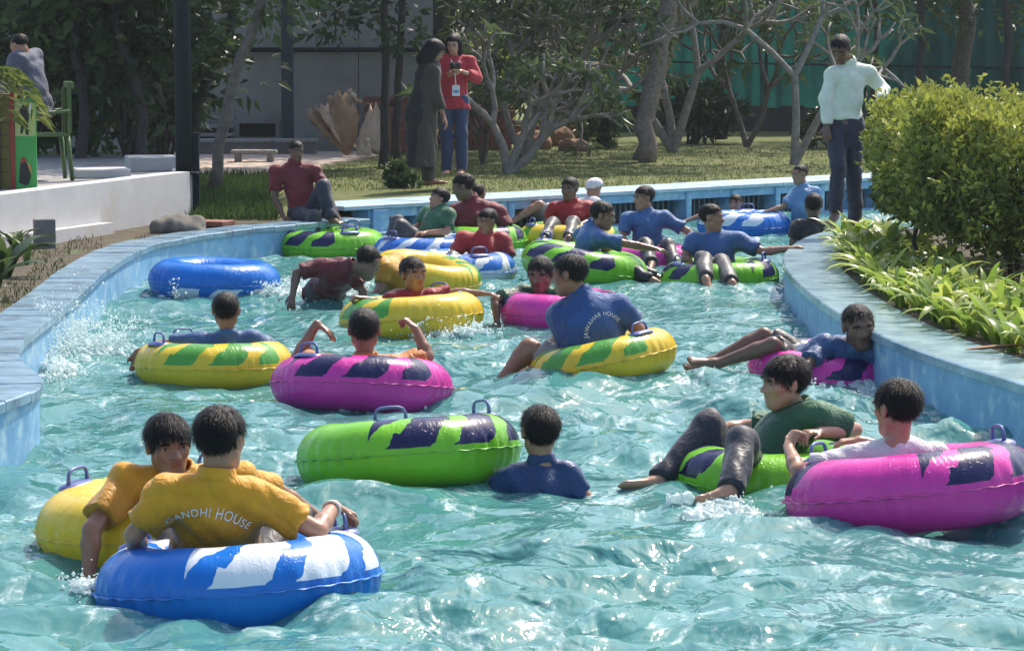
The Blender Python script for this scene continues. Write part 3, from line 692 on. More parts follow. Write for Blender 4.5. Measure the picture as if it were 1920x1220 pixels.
    gh = Grid(HL(0, 0, 0) - .30 * hs - (.35 if hair == 'long' else 0), HL(0, 0, 0) + .30 * hs, max(vox_ * 1.0, .0075))
    X, Y, Z = np.meshgrid(*gh.ax, indexing='ij', sparse=True)
    def loc(i): return ((X - hd[0]) * HMx[i][0] + (Y - hd[1]) * HMx[i][1] + (Z - hd[2]) * HMx[i][2]) / hh
    lx, ly, lz = loc(0), loc(1), loc(2)
    if hair == 'cap':
        q = np.sqrt((lx / .40) ** 2 + ((ly + .05) / .49) ** 2 + ((lz - .16) / .40) ** 2); dd = (q - 1) * .40; cut = .10 - lz
        gh.S = np.maximum(dd, cut).astype(np.float32) * hh
    else:
        vol = {'short': -.014, 'crop': -.024, 'full': -.004, 'long': .015}[hair]
        q = np.sqrt((lx / (.375 + vol)) ** 2 + ((ly + .075) / (.475 + vol)) ** 2 + ((lz - .155) / (.385 + vol)) ** 2); dd = (q - 1) * .4
        fr = {'short': .20, 'crop': .26, 'full': .155, 'long': .22}[hair]
        low = {'short': -.34, 'crop': -.26, 'full': -.42, 'long': -.5}[hair]
        line = np.where(ly > .12, fr + .10 * np.abs(lx) * -1.0 + (ly - .12) * .25, np.where(ly > -.12, fr - .02 + (ly - .12) * (fr - low) / .42, low + .18 * np.clip((ly + .45) / .33, 0, 1)))
        side = np.clip((np.abs(lx) - .25) / .1, 0, 1) * np.clip((ly - .02) / .15, 0, 1) * .22        # temples
        cut = line + side * (fr < .2) * 0 + .02 * np.sin(lx * 31 + seed) + .015 * np.sin(ly * 37 + lx * 17) - lz
        stx = .007 * np.sin(lx * 42 + 3 * np.sin(ly * 7 + seed)) + .006 * np.sin((lx + ly) * 61 + seed * 2) * np.sin(lz * 9) + .006 * np.sin(ly * 47 + 4 * lx)
        gh.S = (np.maximum(dd + stx, cut * .8) * hh).astype(np.float32)
        if hair == 'long':
            gh.cap(HL(0, -.30, .05), HL(0, -.38, -.75), .085, .075, .04); gh.cap(HL(-.22, -.1, .0), HL(-.24, .0, -.85), .045, .03, .04); gh.cap(HL(.22, -.1, .0), HL(.24, .0, -.85), .045, .03, .04)
    hv, hfc = gh.mesh(); tv = hv; tf = [hfc[:, [0, 1, 2]], hfc[:, [0, 2, 3]]]
    if hair != 'cap':
        # loose locks breaking the outline
        l3 = (hv - hd) @ HMx.T / hh; nl = l3 - np.array((0, -.07, .1)); nl /= np.linalg.norm(nl, axis=1)[:, None]
        nst = int(5200 if d < 14 else 1800 if d < 20 else 800); ids = rs.randint(0, len(hv), nst)
        ids = ids[(l3[ids, 2] > line.min() - .2) & (nl[ids, 2] > -.75)]
        n0 = nl[ids]; flow = np.stack([n0[:, 0] * .6 + rs.randn(len(ids)) * .35, .55 * np.sign(n0[:, 1] + .15) + rs.randn(len(ids)) * .3, -.6 - .3 * (1 - n0[:, 2]) + rs.randn(len(ids)) * .2], 1)
        flow -= n0 * np.sum(flow * n0, 1)[:, None]; flow /= np.linalg.norm(flow, axis=1)[:, None] + 1e-6
        ln = rs.uniform(.10, .26, len(ids))[:, None]; sdv = np.cross(n0, flow); wd_ = rs.uniform(.003, .009, len(ids))[:, None]
        b0 = l3[ids] - n0 * .02; lift = (rs.uniform(.0, 1, len(ids)) ** 5 * .20)[:, None]
        pts = np.stack([b0 - sdv * wd_, b0 + sdv * wd_, b0 + flow * ln * .5 + n0 * (lift * ln * .8 + .018) + sdv * wd_ * .6, b0 + flow * ln * .5 + n0 * (lift * ln * .8 + .018) - sdv * wd_ * .6, b0 + flow * ln + n0 * (lift * ln * .9 + .012)], 1)
        wp = (pts.reshape(-1, 3) @ HMx) * hh + hd; o5 = len(hv) + np.arange(len(ids)) * 5
        tf += [np.stack([o5, o5 + 1, o5 + 2], 1), np.stack([o5, o5 + 2, o5 + 3], 1), np.stack([o5 + 3, o5 + 2, o5 + 4], 1)]; tv = np.vstack([hv, wp])
    link('skull_cap' if hair == 'cap' else 'hair', npmesh('hair', tv - base, np.concatenate(tf), True), CL['white'] if hair == 'cap' else HAIR, root)
    if hair == 'cap':
        pass
    # shirt
    if shirt:
        hemP = P - up * (.05 + hem) * s
        pa = [hemP, N] + [J[k][i] for k in 'lr' for i in (0, 1, 2)]
        gs = Grid(np.min(pa, 0) - .2, np.max(pa, 0) + .2, max(vox_ * 1.2, .0075)); il = .016 * shirt_loose
        gs.ecap(hemP, mid, rt, (.180 if mode == 'stand' and hem >= 0 else .150) * bs + il, .130 * bs + il * 1.1, .110 * bs + il, .095 * bs + il * 1.2, .03, flat=-1)
        gs.ecap(mid, ch, rt, .130 * bs + il * 1.1, .146 * bs + il, .095 * bs + il * 1.2, .104 * bs + il, .04)
        for sd in 'lr':
            S_, E, Wr = J[sd][:3]; gs.cap(ch + up * .06 * s, S_, .07 * bs + il, .054 * bs + il, .04); gs.cap(N - up * .02 * s, S_, .046 * bs + il, .046 * bs + il, .03)
            if sleeve <= 1: gs.cap(S_, S_ + (E - S_) * sleeve, .050 * bs + il * .9, .050 * bs + il * 1.15, .03, flat=True)
            else:
                gs.cap(S_, E, .050 * bs + il * .9, .045 * bs + il, .03); gs.cap(E, E + (Wr - E) * (sleeve - 1), .045 * bs + il, .034 * bs + il * .8, .02, flat=True)
        gs.fold(.0085, seed + 7, wl=.11)
        if collar:
            ad = nrm(hd - N + up * .06); c0 = N + ad * .034 * s
            sl, G = gs.sub([c0], .16 * s); X, Y, Z = G; qx, qy, qz = X - c0[0], Y - c0[1], Z - c0[2]; hh_ = qx * ad[0] + qy * ad[1] + qz * ad[2]
            rho = np.sqrt(np.maximum(qx * qx + qy * qy + qz * qz - hh_ * hh_, 0)); fr_ = qx * fw[0] + qy * fw[1] + qz * fw[2]
            dd = np.maximum(np.abs(rho - (.068 * s - .22 * hh_)) - .0075, np.abs(hh_ - .012 * s + .10 * fr_) - .026 * s)
            gs.put(sl, dd.astype(np.float32), .008)
        v, f = gs.mesh(); so = link('shirt', npmesh('shirt', v - base, f, True), CL[shirt], root); NVERT += len(v)
        if text:
            txt, sx, sy, size, arc, tl = text      # centre given as photo column / row
            cu = bpy.data.curves.new('lettering', 'FONT'); cu.body = txt; cu.size = 1; cu.align_x = 'CENTER'; cu.space_character = 1.12
            to = bpy.data.objects.new('lettering', cu); COL.objects.link(to); dg = bpy.context.evaluated_depsgraph_get(); me = bpy.data.meshes.new_from_object(to.evaluated_get(dg)); bpy.data.objects.remove(to)
            import bmesh
            bm = bmesh.new(); bm.from_mesh(me); bmesh.ops.triangulate(bm, faces=bm.faces); bmesh.ops.subdivide_edges(bm, edges=[e for e in bm.edges if e.calc_length() > .25], cuts=1); bmesh.ops.triangulate(bm, faces=bm.faces)
            bvh = BVHTree.FromPolygons([Vector(q) for q in v], [tuple(int(i) for i in q) for q in f]); ok = {}
            c0 = pt(sx, sy, d + neck[2] - .12); ax = rt * math.cos(R(tl)) + up * math.sin(R(tl)); ay = np.cross(ax, fw) * -1; ay = nrm(up - ax * np.dot(up, ax)); bk = -fw
            if np.dot(bk, FW) > 0: bk = fw
            for q in bm.verts:
                x, y = q.co.x * size, q.co.y * size; ang = x / arc; rr_ = arc + y
                w_ = c0 + ax * math.sin(ang) * rr_ + ay * (math.cos(ang) * rr_ - arc); st0 = w_ + bk * .5
                hit = bvh.ray_cast(Vector(st0), Vector(-bk), 1.2)
                if hit[0] is None: ok[q] = False
                else:
                    ok[q] = True; q.co = hit[0] + Vector(bk) * .006 - Vector(base)
            bmesh.ops.delete(bm, geom=[q for q in bm.verts if not ok[q]], context='VERTS'); bm.to_mesh(me); bm.free(); link('lettering', me, LETTER, root)
            if not me.materials: me.materials.append(LETTER)
    if pants:
        pa = [P] + [J[k][i] for k in 'lr' for i in (4, 5, 6)]; gp = Grid(np.min(pa, 0) - .17, np.max(pa, 0) + .17, max(vox_ * 1.5, .0095)); il = .012
        gp.ecap(P - up * .03 * s, P + up * (.09 if hem < 0 else .03) * s, rt, .138 * bs + .006, .128 * bs + .006, .100 * bs + .006, .092 * bs + .006, .03)
        for sd in 'lr':
            Hp, K, A = J[sd][4:7]
            if plen == 'shorts': gp.cap(Hp, Hp + (K - Hp) * .86, .086 * bs + il, .070 * bs + il * 1.6, .03, flat=True)
            else:
                gp.cap(Hp, K, .084 * bs + il, .060 * bs + il, .03); gp.cap(K, K + (A - K) * .96, .060 * bs + il, .050 * bs + il * (1.6 if plen == 'wide' else 1.0), .03, flat=True)
        gp.fold(.008, seed + 3, wl=.10)
        v, f = gp.mesh(); link('shorts' if plen == 'shorts' else 'trousers', npmesh('trousers', v - base, f, True), CL[pants], root); NVERT += len(v)
    PEOPLE.append((label, root)); bl = {k: [round(float(np.linalg.norm(J[k][i + 1] - J[k][i])) / s, 2) for i in (0, 1, 2)] + [round(float(np.linalg.norm(J[k][i + 1] - J[k][i])) / s, 2) for i in (4, 5, 6)] for k in 'lr'}
    return root, J, dict(P=P, N=N, up=up, rt=rt, fw=fw, base=base, hd=hd, HL=HL, s=s, HMx=HMx, hh=hh)
# ================================================================== PEOPLE
def TD(k): return TUBE[k]['d']
G_Y = 'children playing in the river pool'
def kid(*a, **k): k.setdefault('grp', G_Y); return person(*a, **k)
# front pair in yellow
kid('boy in golden polo facing us, leaning forward over the plain yellow tube', TD('T2'), 12, (340, 902, -.36), (345, 1045, -.02), (316, 834, -.42), H=1.62, hs=1.08, hyaw=24, hpitch=5, hroll=-3, shirt='yellow', skin=0, hair='full', seed=3,
    Rr={'sh': (240, 902, -.40), 'el': (158, 1012, -.60), 'wr': (166, 1080, -.62)}, L={'sh': (443, 897, -.34), 'el': (525, 925, -.20), 'wr': (590, 965, -.12)}, hand=(25, 30))
r2 = kid('boy in golden polo seen from behind in the blue and white tube', TD('T1'), 176, (404, 908, -.17), (398, 1075, .06), (414, 822, -.16), H=1.60, hs=1.08, hyaw=158, hpitch=2, shirt='yellow', skin=1, hair='full', seed=5, pants='wgrey',
    Rr={'sh': (474, 932, -.13), 'el': (628, 1012, -.10), 'wr': (626, 948, .10), 'ha': (668, 968, .16), 'kn': (578, 948, .42)}, L={'sh': (312, 930, -.17), 'el': (252, 1002, -.16), 'wr': (268, 1050, .06), 'kn': (330, 985, .46)}, hand=(20, 42),
    text=('GANDHI HOUSE', 384, 997, .037, .22, -2))
# submerged boy beside green tube
kid('boy in wet blue shirt submerged to the shoulders beside the empty green tube', depth_of(onz(1012, 900, 0)), 190, (1016, 874, 0), (1014, 1080, .05), (1012, 808, -.02), H=1.45, hs=1.07, hyaw=196, shirt='blue', skin=1, hair='full', seed=8, mode='stand',
    L={'sh': (968, 896, 0), 'el': (925, 925, .05)}, Rr={'sh': (1062, 892, 0), 'el': (1100, 935, .02)})
# right pair
kid('boy in dark green polo with profile turned, reclining on green tube', TD('T5') - .05, -80, (1497, 772, .05), (1425, 880, .0), (1470, 716, .0), H=1.58, hs=1.12, hyaw=-72, hpitch=4, hroll=4, shirt='green', skin=3, pants='navy', hair='full', seed=11,
    L={'sh': (1536, 785, -.12), 'el': (1602, 806, -.05), 'wr': (1523, 810, -.24), 'ha': (1488, 812, -.28), 'kn': (1392, 806, -.46), 'an': (1368, 922, -.62), 'to': (1310, 942, -.66)},
    Rr={'sh': (1476, 795, .16), 'el': (1395, 800, .20), 'wr': (1318, 812, .12), 'kn': (1330, 800, .12), 'an': (1236, 905, -.05), 'to': (1172, 908, -.10)}, hand=(40, 25))
kid('boy in wet white shirt seen from behind in the pink tube', TD('T4'), -152, (1680, 836, -.06), (1690, 950, .06), (1681, 764, -.05), H=1.52, hs=1.10, hyaw=-146, hpitch=4, shirt='white', skin=1, collar=False, hair='full', seed=13,
    L={'sh': (1610, 862, -.02), 'el': (1496, 884, .04), 'wr': (1478, 838, .22), 'ha': (1492, 812, .24)}, Rr={'sh': (1748, 858, .02), 'el': (1690, 850, .24), 'wr': (1612, 826, .26), 'ha': (1556, 828, .27)}, hand=(65, 30))
# blue boy sprawled on pink tube
kid('grinning boy in blue polo sprawled across the pink tube by the island wall', TD('T6'), 12, (1602, 658, -.30), (1522, 676, -.05), (1610, 612, -.34), H=1.50, hs=1.22, hyaw=10, hpitch=8, hroll=-6, shirt='lblue', skin=2, plen='shorts', pants='dgrey', hair='crop', seed=17, smile=True,
    Rr={'sh': (1544, 650, -.32), 'el': (1512, 686, -.46), 'wr': (1500, 715, -.5), 'kn': (1449, 646, -.2), 'an': (1345, 682, -.16), 'to': (1296, 676, -.2)}, L={'sh': (1648, 660, -.30), 'el': (1672, 694, -.46), 'wr': (1660, 725, -.5), 'kn': (1432, 628, .12), 'an': (1338, 676, .1), 'to': (1290, 690, .05)})
# royal blue boy from behind on tilted yellow tube
kid('boy in royal blue polo with lettered back on the tilted yellow tube', TD('T7') - .05, -158, (1092, 560, .0), (1128, 700, .02), (1067, 515, -.02), H=1.72, hs=1.12, hyaw=-112, hpitch=8, shirt='blue', skin=0, pants='lshorts', plen='shorts', hair='short', seed=19, build=1.12,
    L={'sh': (1052, 592, .02), 'el': (1084, 674, -.08), 'wr': (985, 694, -.10), 'kn': (975, 642, .02), 'an': (948, 706, .02)}, Rr={'sh': (1160, 578, .06), 'el': (1190, 612, .1), 'wr': (1215, 640, .15), 'kn': (1022, 612, .28), 'an': (1000, 700, .3)},
    text=('JAWAHAR HOUSE', 1124, 594, .034, .12, 10))
# boy raised elbows on pink tube
kid('boy seen from behind in pink tube with both forearms raised', TD('T8'), 180, (686, 680, -.14), (684, 770, .06), (683, 618, -.14), H=1.58, hs=1.14, shirt='orange', skin=0, hair='crop', seed=23,
    L={'sh': (632, 690, -.10), 'el': (556, 672, .02), 'wr': (594, 606, .06), 'ha': (634, 634, .04)}, Rr={'sh': (738, 690, -.10), 'el': (802, 668, .02), 'wr': (779, 616, .08), 'ha': (760, 598, .10)}, hand=(15, 60))
kid('boy in dark blue shirt seen from behind in yellow tube by the left wall', TD('T9'), 178, (428, 634, -.10), (424, 715, .05), (424, 582, -.10), H=1.40, hs=1.06, shirt='lblue', skin=0, hair='crop', seed=29,
    L={'sh': (378, 642, -.08), 'el': (305, 646, -.02), 'wr': (258, 660, -.02), 'ha': (254, 700, -.04)}, Rr={'sh': (474, 640, -.06), 'el': (520, 660, .1), 'wr': (520, 680, .25)})
kid('smiling boy in red reaching both arms out of the yellow tube', TD('T10'), 15, (774, 556, .02), (778, 620, .05), (775, 513, 0), H=1.42, hs=1.10, hyaw=32, hpitch=2, hroll=-5, shirt='red', skin=0, hair='short', seed=31, smile=True,
    Rr={'sh': (742, 562, .02), 'el': (720, 568, -.12), 'wr': (682, 560, -.18), 'ha': (664, 556, -.2)}, L={'sh': (808, 556, .05), 'el': (856, 548, .08), 'wr': (904, 550, .08), 'ha': (934, 552, .06)}, hand=(20, 60))
kid('boy in dark red polo bent over with head down in the foam', 16.9 * FS, 30, (652, 500, -.1), (606, 548, .3), (690, 492, -.14), H=1.50, hs=1.16, hyaw=150, hpitch=35, shirt='dred', skin=2, hair='crop', seed=37, mode='stand',
    Rr={'sh': (592, 502, -.02), 'el': (556, 512, -.05), 'wr': (549, 552, -.1)}, L={'sh': (662, 512, .05), 'el': (680, 545, .0)})
kid('boy in golden shirt bending behind the head of the red polo boy', 17.45 * FS, -60, (722, 496, 0), (768, 552, .1), (697, 492, -.05), H=1.45, hs=.98, hyaw=-80, hpitch=60, shirt='yellow', skin=0, hair='short', seed=41,
    L={'sh': (722, 500, -.12), 'el': (716, 540, -.15)}, Rr={'sh': (742, 490, .14), 'el': (720, 520, .2)})
# mid-back group
kid('boy in bright red polo with grey knees drawn up on white tube', TD('T14'), -18, (910, 440, .08), (905, 520, .05), (913, 415, .04), H=1.48, hs=1.0, hyaw=-48, hpitch=10, shirt='red', skin=0, pants='wgrey', seed=43,
    Rr={'sh': (868, 450, .05), 'el': (850, 478, .0), 'wr': (872, 486, -.1), 'kn': (828, 462, -.3), 'an': (806, 520, -.5)}, L={'sh': (944, 452, .08), 'el': (956, 492, .02), 'wr': (900, 484, -.06), 'kn': (868, 470, -.40), 'an': (862, 530, -.58)})
kid('older boy in dark red polo looking down behind the white tubes', TD('T22') - .1, -40, (886, 378, 0), (885, 470, .05), (868, 350, -.05), H=1.72, hs=1.16, hyaw=-95, hpitch=18, shirt='dred', skin=2, hair='short', seed=47, build=1.08,
    L={'sh': (934, 398, -.02), 'el': (955, 436, -.08), 'wr': (950, 462, -.1)}, Rr={'sh': (856, 396, .1), 'el': (838, 425, 0)})
kid('boy in dark green polo tipping his face up on blue striped tube', TD('T13'), -62, (826, 394, .12), (800, 465, 0), (823, 372, .12), H=1.42, hs=.92, hyaw=-74, hpitch=-12, shirt='green', skin=1, pants='dgrey', seed=53, hair='full',
    L={'sh': (842, 404, .0), 'el': (838, 434, -.1), 'wr': (800, 436, -.15), 'kn': (752, 424, -.1), 'an': (738, 470, -.15)}, Rr={'sh': (802, 402, .25), 'el': (782, 426, .2), 'wr': (765, 432, .15), 'kn': (745, 416, .12), 'an': (730, 460, .1)})
kid('boy with only dark hair showing behind the older boy in dark red', 22.9 * FS, 170, (898, 382, 0), (898, 470, .1), (898, 362, 0), H=1.40, hs=.92, hyaw=150, shirt='red', skin=0, seed=59, mode='stand', hair='crop')
kid('boy in red polo on yellow tube beside the one in white cap', TD('T20'), -15, (1071, 380, .06), (1068, 446, .05), (1068, 354, .02), H=1.50, hs=1.08, hyaw=-28, hpitch=4, shirt='red', skin=2, pants='wgrey', seed=61,
    Rr={'sh': (1040, 390, .05), 'el': (1024, 414, .1), 'wr': (1030, 432, 0), 'kn': (1030, 398, -.38), 'an': (1020, 448, -.58), 'to': (1006, 456, -.62)}, L={'sh': (1102, 388, .08), 'el': (1112, 412, .05), 'kn': (1072, 396, -.40), 'an': (1066, 446, -.60), 'to': (1058, 456, -.66)})
kid('boy in white skull cap lying back with bare knees up', 23.3 * FS, -75, (1108, 378, .1), (1062, 418, .0), (1114, 354, .1), H=1.50, hs=1.0, hyaw=-60, hpitch=15, shirt='white', skin=1, hair='cap', pants='lshorts', plen='shorts', seed=67,
    L={'kn': (1012, 384, -.1), 'an': (966, 412, -.12)}, Rr={'kn': (1000, 382, .1), 'an': (958, 410, .1)})
kid('boy in pale blue polo in profile stretching one arm across', TD('T17') - .02, 72, (1110, 426, .05), (1095, 506, .03), (1131, 404, .0), H=1.52, hs=1.10, hyaw=80, hpitch=12, shirt='lblue', skin=0, pants='navy', seed=71,
    Rr={'sh': (1125, 448, -.12), 'el': (1190, 460, -.12), 'wr': (1246, 470, -.06), 'ha': (1276, 474, -.04), 'kn': (1180, 490, -.2), 'an': (1222, 526, -.34)}, L={'sh': (1092, 440, .15), 'el': (1140, 470, .25), 'wr': (1180, 480, .3), 'kn': (1190, 492, .15), 'an': (1230, 520, .12)})
kid('boy in mid blue polo looking sideways in pink tube', TD('T19'), -8, (1212, 400, .08), (1214, 470, .06), (1207, 371, .05), H=1.50, hs=1.02, hyaw=-66, hpitch=6, shirt='lblue', skin=1, pants='dgrey', seed=73,
    Rr={'sh': (1178, 412, .06), 'el': (1166, 444, .0), 'wr': (1178, 466, -.12), 'kn': (1214, 446, -.42), 'an': (1222, 494, -.6)}, L={'sh': (1248, 410, .06), 'el': (1290, 434, .05), 'wr': (1308, 456, .02), 'kn': (1256, 454, -.36), 'an': (1268, 500, -.55)})
kid('boy in blue polo in profile reaching toward the island coping', TD('T18'), 8, (1341, 442, .10), (1345, 508, .06), (1335, 408, .06), H=1.56, hs=1.06, hyaw=70, hpitch=2, shirt='lblue', skin=1, pants='wgrey', seed=79, hair='short', beard=True,
    Rr={'sh': (1300, 452, .06), 'el': (1284, 480, .02), 'wr': (1300, 500, .0), 'kn': (1312, 454, -.40), 'an': (1324, 528, -.64), 'to': (1330, 548, -.7)}, L={'sh': (1386, 452, .08), 'el': (1432, 472, .0), 'wr': (1480, 466, -.05), 'ha': (1510, 460, -.05), 'kn': (1345, 466, -.42), 'an': (1372, 530, -.64), 'to': (1382, 548, -.7)})
kid('boy peeping over the blue and white tube by the grille wall', TD('T21') + .45, -10, (1378, 402, 0), (1380, 470, .1), (1379, 382, 0), H=1.40, hs=.94, hyaw=-20, shirt='pblue', skin=1, seed=83, mode='stand',
    Rr={'sh': (1352, 408, -.02), 'el': (1318, 404, -.06), 'wr': (1292, 412, -.1)})
kid('boy in light blue polo standing at the grille wall holding a tube', 23.2 * FS, -50, (1506, 352, 0), (1508, 430, .02), (1499, 327, -.02), H=1.40, hs=.95, hyaw=-58, hpitch=8, shirt='pblue', skin=1, seed=89, mode='stand', hair='crop',
    Rr={'sh': (1490, 366, .06), 'el': (1468, 388, .0), 'wr': (1436, 398, -.05), 'ha': (1426, 418, -.06)}, L={'sh': (1528, 362, -.04), 'el': (1534, 396, -.02), 'wr': (1520, 420, -.05)})
kid('boy in black shirt seen from behind in front of standing man', 20.9 * FS, 186, (1524, 418, 0), (1524, 510, .05), (1525, 385, 0), H=1.48, hs=1.10, shirt='black', skin=2, seed=97, mode='stand', hair='short', L={'el': (1486, 455, 0)}, Rr={'el': (1568, 452, 0)})
kid('boy in dark green resting his chin on the plain pink tube', TD('T16') + .05, -8, (1016, 548, .02), (1030, 610, .15), (1013, 514, -.06), H=1.45, hs=1.18, hyaw=-14, hpitch=12, shirt='green', skin=2, seed=101, hair='short',
    Rr={'sh': (980, 552, .02), 'el': (928, 562, -.12), 'wr': (932, 604, -.22)}, L={'sh': (1050, 556, .02), 'el': (1088, 590, -.1)})
# boy sitting on the ledge
kid('boy in dark red polo sitting on the blue ledge above the green tube', 21.35 * FS, 18, (553, 310, .12), (570, 398, .12), (556, 283, .1), H=1.62, hs=.92, hyaw=30, hpitch=10, shirt='dred', skin=2, pants='navy', seed=103, hair='short', shirt_loose=.65, build=.92,
    Rr={'sh': (518, 322, .1), 'el': (514, 368, .08), 'wr': (532, 408, .0), 'ha': (548, 414, -.05), 'kn': (590, 408, -.25), 'an': (588, 470, -.32)}, L={'sh': (592, 320, .12), 'el': (614, 364, .05), 'wr': (632, 404, 0), 'kn': (606, 350, -.12), 'an': (622, 412, -.2), 'to': (638, 418, -.3)})
# ---- adults on land
man, mj, mi_ = person('man in pale mint shirt and dark trousers standing by the hedge', 19.5 * FS, -12, (1592, 122, .05), (1584, 232, .05), (1576, 92, -.04), H=1.75, hs=1.10, hyaw=-20, hpitch=32, shirt='mint', sleeve=1.92, skin=2, pants='navy', seed=107, mode='stand', hair='short', shirt_loose=1.0, build=.86, hem=-.08, plen='wide',
    Rr={'sh': (1561, 140, .02), 'el': (1549, 186, -.02), 'wr': (1550, 236, -.06), 'kn': (1573, 330, -.12), 'an': (1564, 426, -.10), 'to': (1550, 436, -.26)}, L={'sh': (1628, 137, .06), 'el': (1655, 168, .12), 'wr': (1652, 188, -.1), 'kn': (1600, 325, .04), 'an': (1604, 418, .22), 'to': (1600, 430, .06)})
wom, wj, wi = person('woman in red sweater and jeans looking down at a camera', 24.7 * FS, -6, (853, 108, 0), (852, 190, 0), (850, 83, -.06), H=1.62, hs=.98, hyaw=-14, hpitch=20, shirt='rknit', sleeve=1.6, skin=3, pants='jeans', seed=109, mode='stand', hair='long', collar=False, shirt_loose=1.15, build=.9, hem=.05,
    Rr={'sh': (831, 116, 0), 'el': (832, 148, .0), 'wr': (848, 136, -.2)}, L={'sh': (880, 116, 0), 'el': (894, 146, -.05), 'wr': (866, 134, -.22)}, hand=(35, 45))
wm2, w2j, w2 = person('woman in dark shawl and olive dress stooping beside the red sweater', 24.2 * FS, 100, (806, 118, 0), (800, 210, .0), (818, 96, -.04), H=1.66, hs=1.02, hyaw=110, hpitch=35, shirt='olive', sleeve=1.7, skin=0, pants='olive', seed=113, mode='stand', hair='long', collar=False, shirt_loose=1.5, build=.92, hem=.62, plen='wide',
    Rr={'sh': (812, 134, -.12), 'el': (818, 180, -.12), 'wr': (832, 218, -.12)}, L={'el': (800, 178, .16)}, tiltsh=0)
g29, _, _ = person('person in grey shirt hunched on the green plastic chair', 25.3, -112, (46, 100, 0), (76, 208, .05), (36, 86, -.06), H=1.80, hs=1.0, hyaw=-120, hpitch=30, shirt='grey', sleeve=1.5, skin=1, pants='navy', seed=127, mode='sit', collar=False, shirt_loose=1.3, build=.88, hair='crop', hem=.05)
# accessories
cm = MB(); cpos = V(*((wj['r'][3] + wj['l'][3]) / 2)) + V(0, -.02, .02)
ca = empty('camera', cpos); tag(ca, 'small black camera held by the woman in red sweater', 'camera')
MB().box((0, 0, 0), (.12, .05, .075), bev=.008).build('camera_body', mat('camera_black', (.012, .012, .014), .4, .1, 5, 0), ca)
MB().tube([(-.02, -.02, 0), (-.02, -.07, 0)], .030, 14).build('lens', mat('camera_black', (.012, .012, .014)), ca, True)
bd = empty('lanyard', wi['N'] + V(0, -.12, -.10)); tag(bd, 'white lanyard with an identity card on red sweater', 'lanyard')
loc_ = lambda px, py, o_: pt(px, py, 24.7 * FS + o_) - V(*bd.location)
WHT = mat('white_card', (.72, .74, .78), .5, .05, 5, 0)
MB().box(loc_(855, 170, -.21), (.085, .006, .12), bev=.002).build('identity_card', WHT, bd)
MB().box(loc_(855, 172, -.214), (.06, .004, .03)).build('card_print', mat('card_blue', (.15, .25, .5), .5, .1, 5, 0), bd)
for a in ((846, 112), (862, 112)): MB().tube([loc_(a[0], a[1], -.13), loc_(853, 140, -.20), loc_(855, 162, -.208)], .006, 6).build('strap', WHT, bd)
# shawl: draped sheet hanging from the stooping woman's shoulders
SH = Grid(w2['N'] - V(.42, .35, 1.42), w2['N'] + V(.35, .35, .12), .011)
b0 = pt(806, 128, 24.2 * FS); SH.cap(b0, pt(786, 215, 24.2 * FS), .12, .13, .05); SH.cap(pt(786, 215, 24.2 * FS), pt(784, 312, 24.2 * FS), .13, .11, .05, flat=True); SH.fold(.014, 5, wl=.16, band=.05)
v_, f_ = SH.mesh(); link('shawl', npmesh('shawl', v_ - w2['base'], f_, True), CL['shawl'], wm2)
# watch bands
def bracelet(pers, J, i, label, col=(.7, .68, .64)):
    E, Wr = J[i][1], J[i][2]; ax = nrm(Wr - E); c = Wr - ax * .03; rf = nrm(np.cross(ax, (0, 0, 1))); q = np.cross(ax, rf)
    mb = MB(); n = 18
    mb.tube([c + (rf * math.cos(2 * math.pi * k / n) + q * math.sin(2 * math.pi * k / n)) * .031 for k in range(n + 1)], .006, 6, cap=False)
    for v2 in range(len(mb.v)): mb.v[v2] = tuple(np.array(mb.v[v2]) - pers.location)
    mb.build('wrist_band', mat('wrist_band', col, .4, .1, 5, 0), pers, True)
bracelet(r2[0], r2[1], 'r', '')
# ================================================================== PLANTS
BARK = mat('bark_grey_brown', (.10, .085, .07), .9, .35, 14, .9, 26, .02, col2=(.17, .145, .12))
BARKD = mat('bark_dark', (.045, .04, .036), .9, .35, 14, .9, 26, .02)
BARKP = mat('bark_pale', (.24, .19, .155), .9, .35, 20, 1.0, 34, .03, col2=(.34, .28, .23), stain=(.13, .10, .085), stain_s=16)
BARKF = mat('frangipani_bark', (.18, .16, .14), .8, .3, 12, .7, 30, .012, col2=(.33, .30, .26))
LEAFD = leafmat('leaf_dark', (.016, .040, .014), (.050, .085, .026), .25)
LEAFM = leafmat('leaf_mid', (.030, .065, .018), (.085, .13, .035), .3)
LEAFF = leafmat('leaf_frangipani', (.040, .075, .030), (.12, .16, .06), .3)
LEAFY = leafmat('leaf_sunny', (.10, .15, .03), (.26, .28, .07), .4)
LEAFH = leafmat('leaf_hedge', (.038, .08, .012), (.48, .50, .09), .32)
LEAFS = leafmat('leaf_strap', (.13, .24, .03), (.42, .48, .10), .5, .3)
def leaf_arrays(P, D, size, wr, rs, droop=.25):
    n = len(P); D = D / (np.linalg.norm(D, axis=1)[:, None] + 1e-9); rv = rs.randn(n, 3); S = np.cross(D, rv); S /= np.linalg.norm(S, axis=1)[:, None] + 1e-9
    Nn = np.cross(S, D); sz = np.asarray(size).reshape(-1, 1) * np.ones((n, 1))
    mid = P + D * sz * .45; tip = P + D * sz - np.array((0, 0, 1)) * sz * droop * rs.rand(n, 1)
    v = np.stack([P, mid + S * sz * wr + Nn * sz * .08, tip, mid - S * sz * wr + Nn * sz * .08], 1).reshape(-1, 3)
    o4 = np.arange(n) * 4; f = np.concatenate([np.stack([o4, o4 + 1, o4 + 2], 1), np.stack([o4, o4 + 2, o4 + 3], 1)])
    return v, f, np.repeat(rs.rand(n), 4)
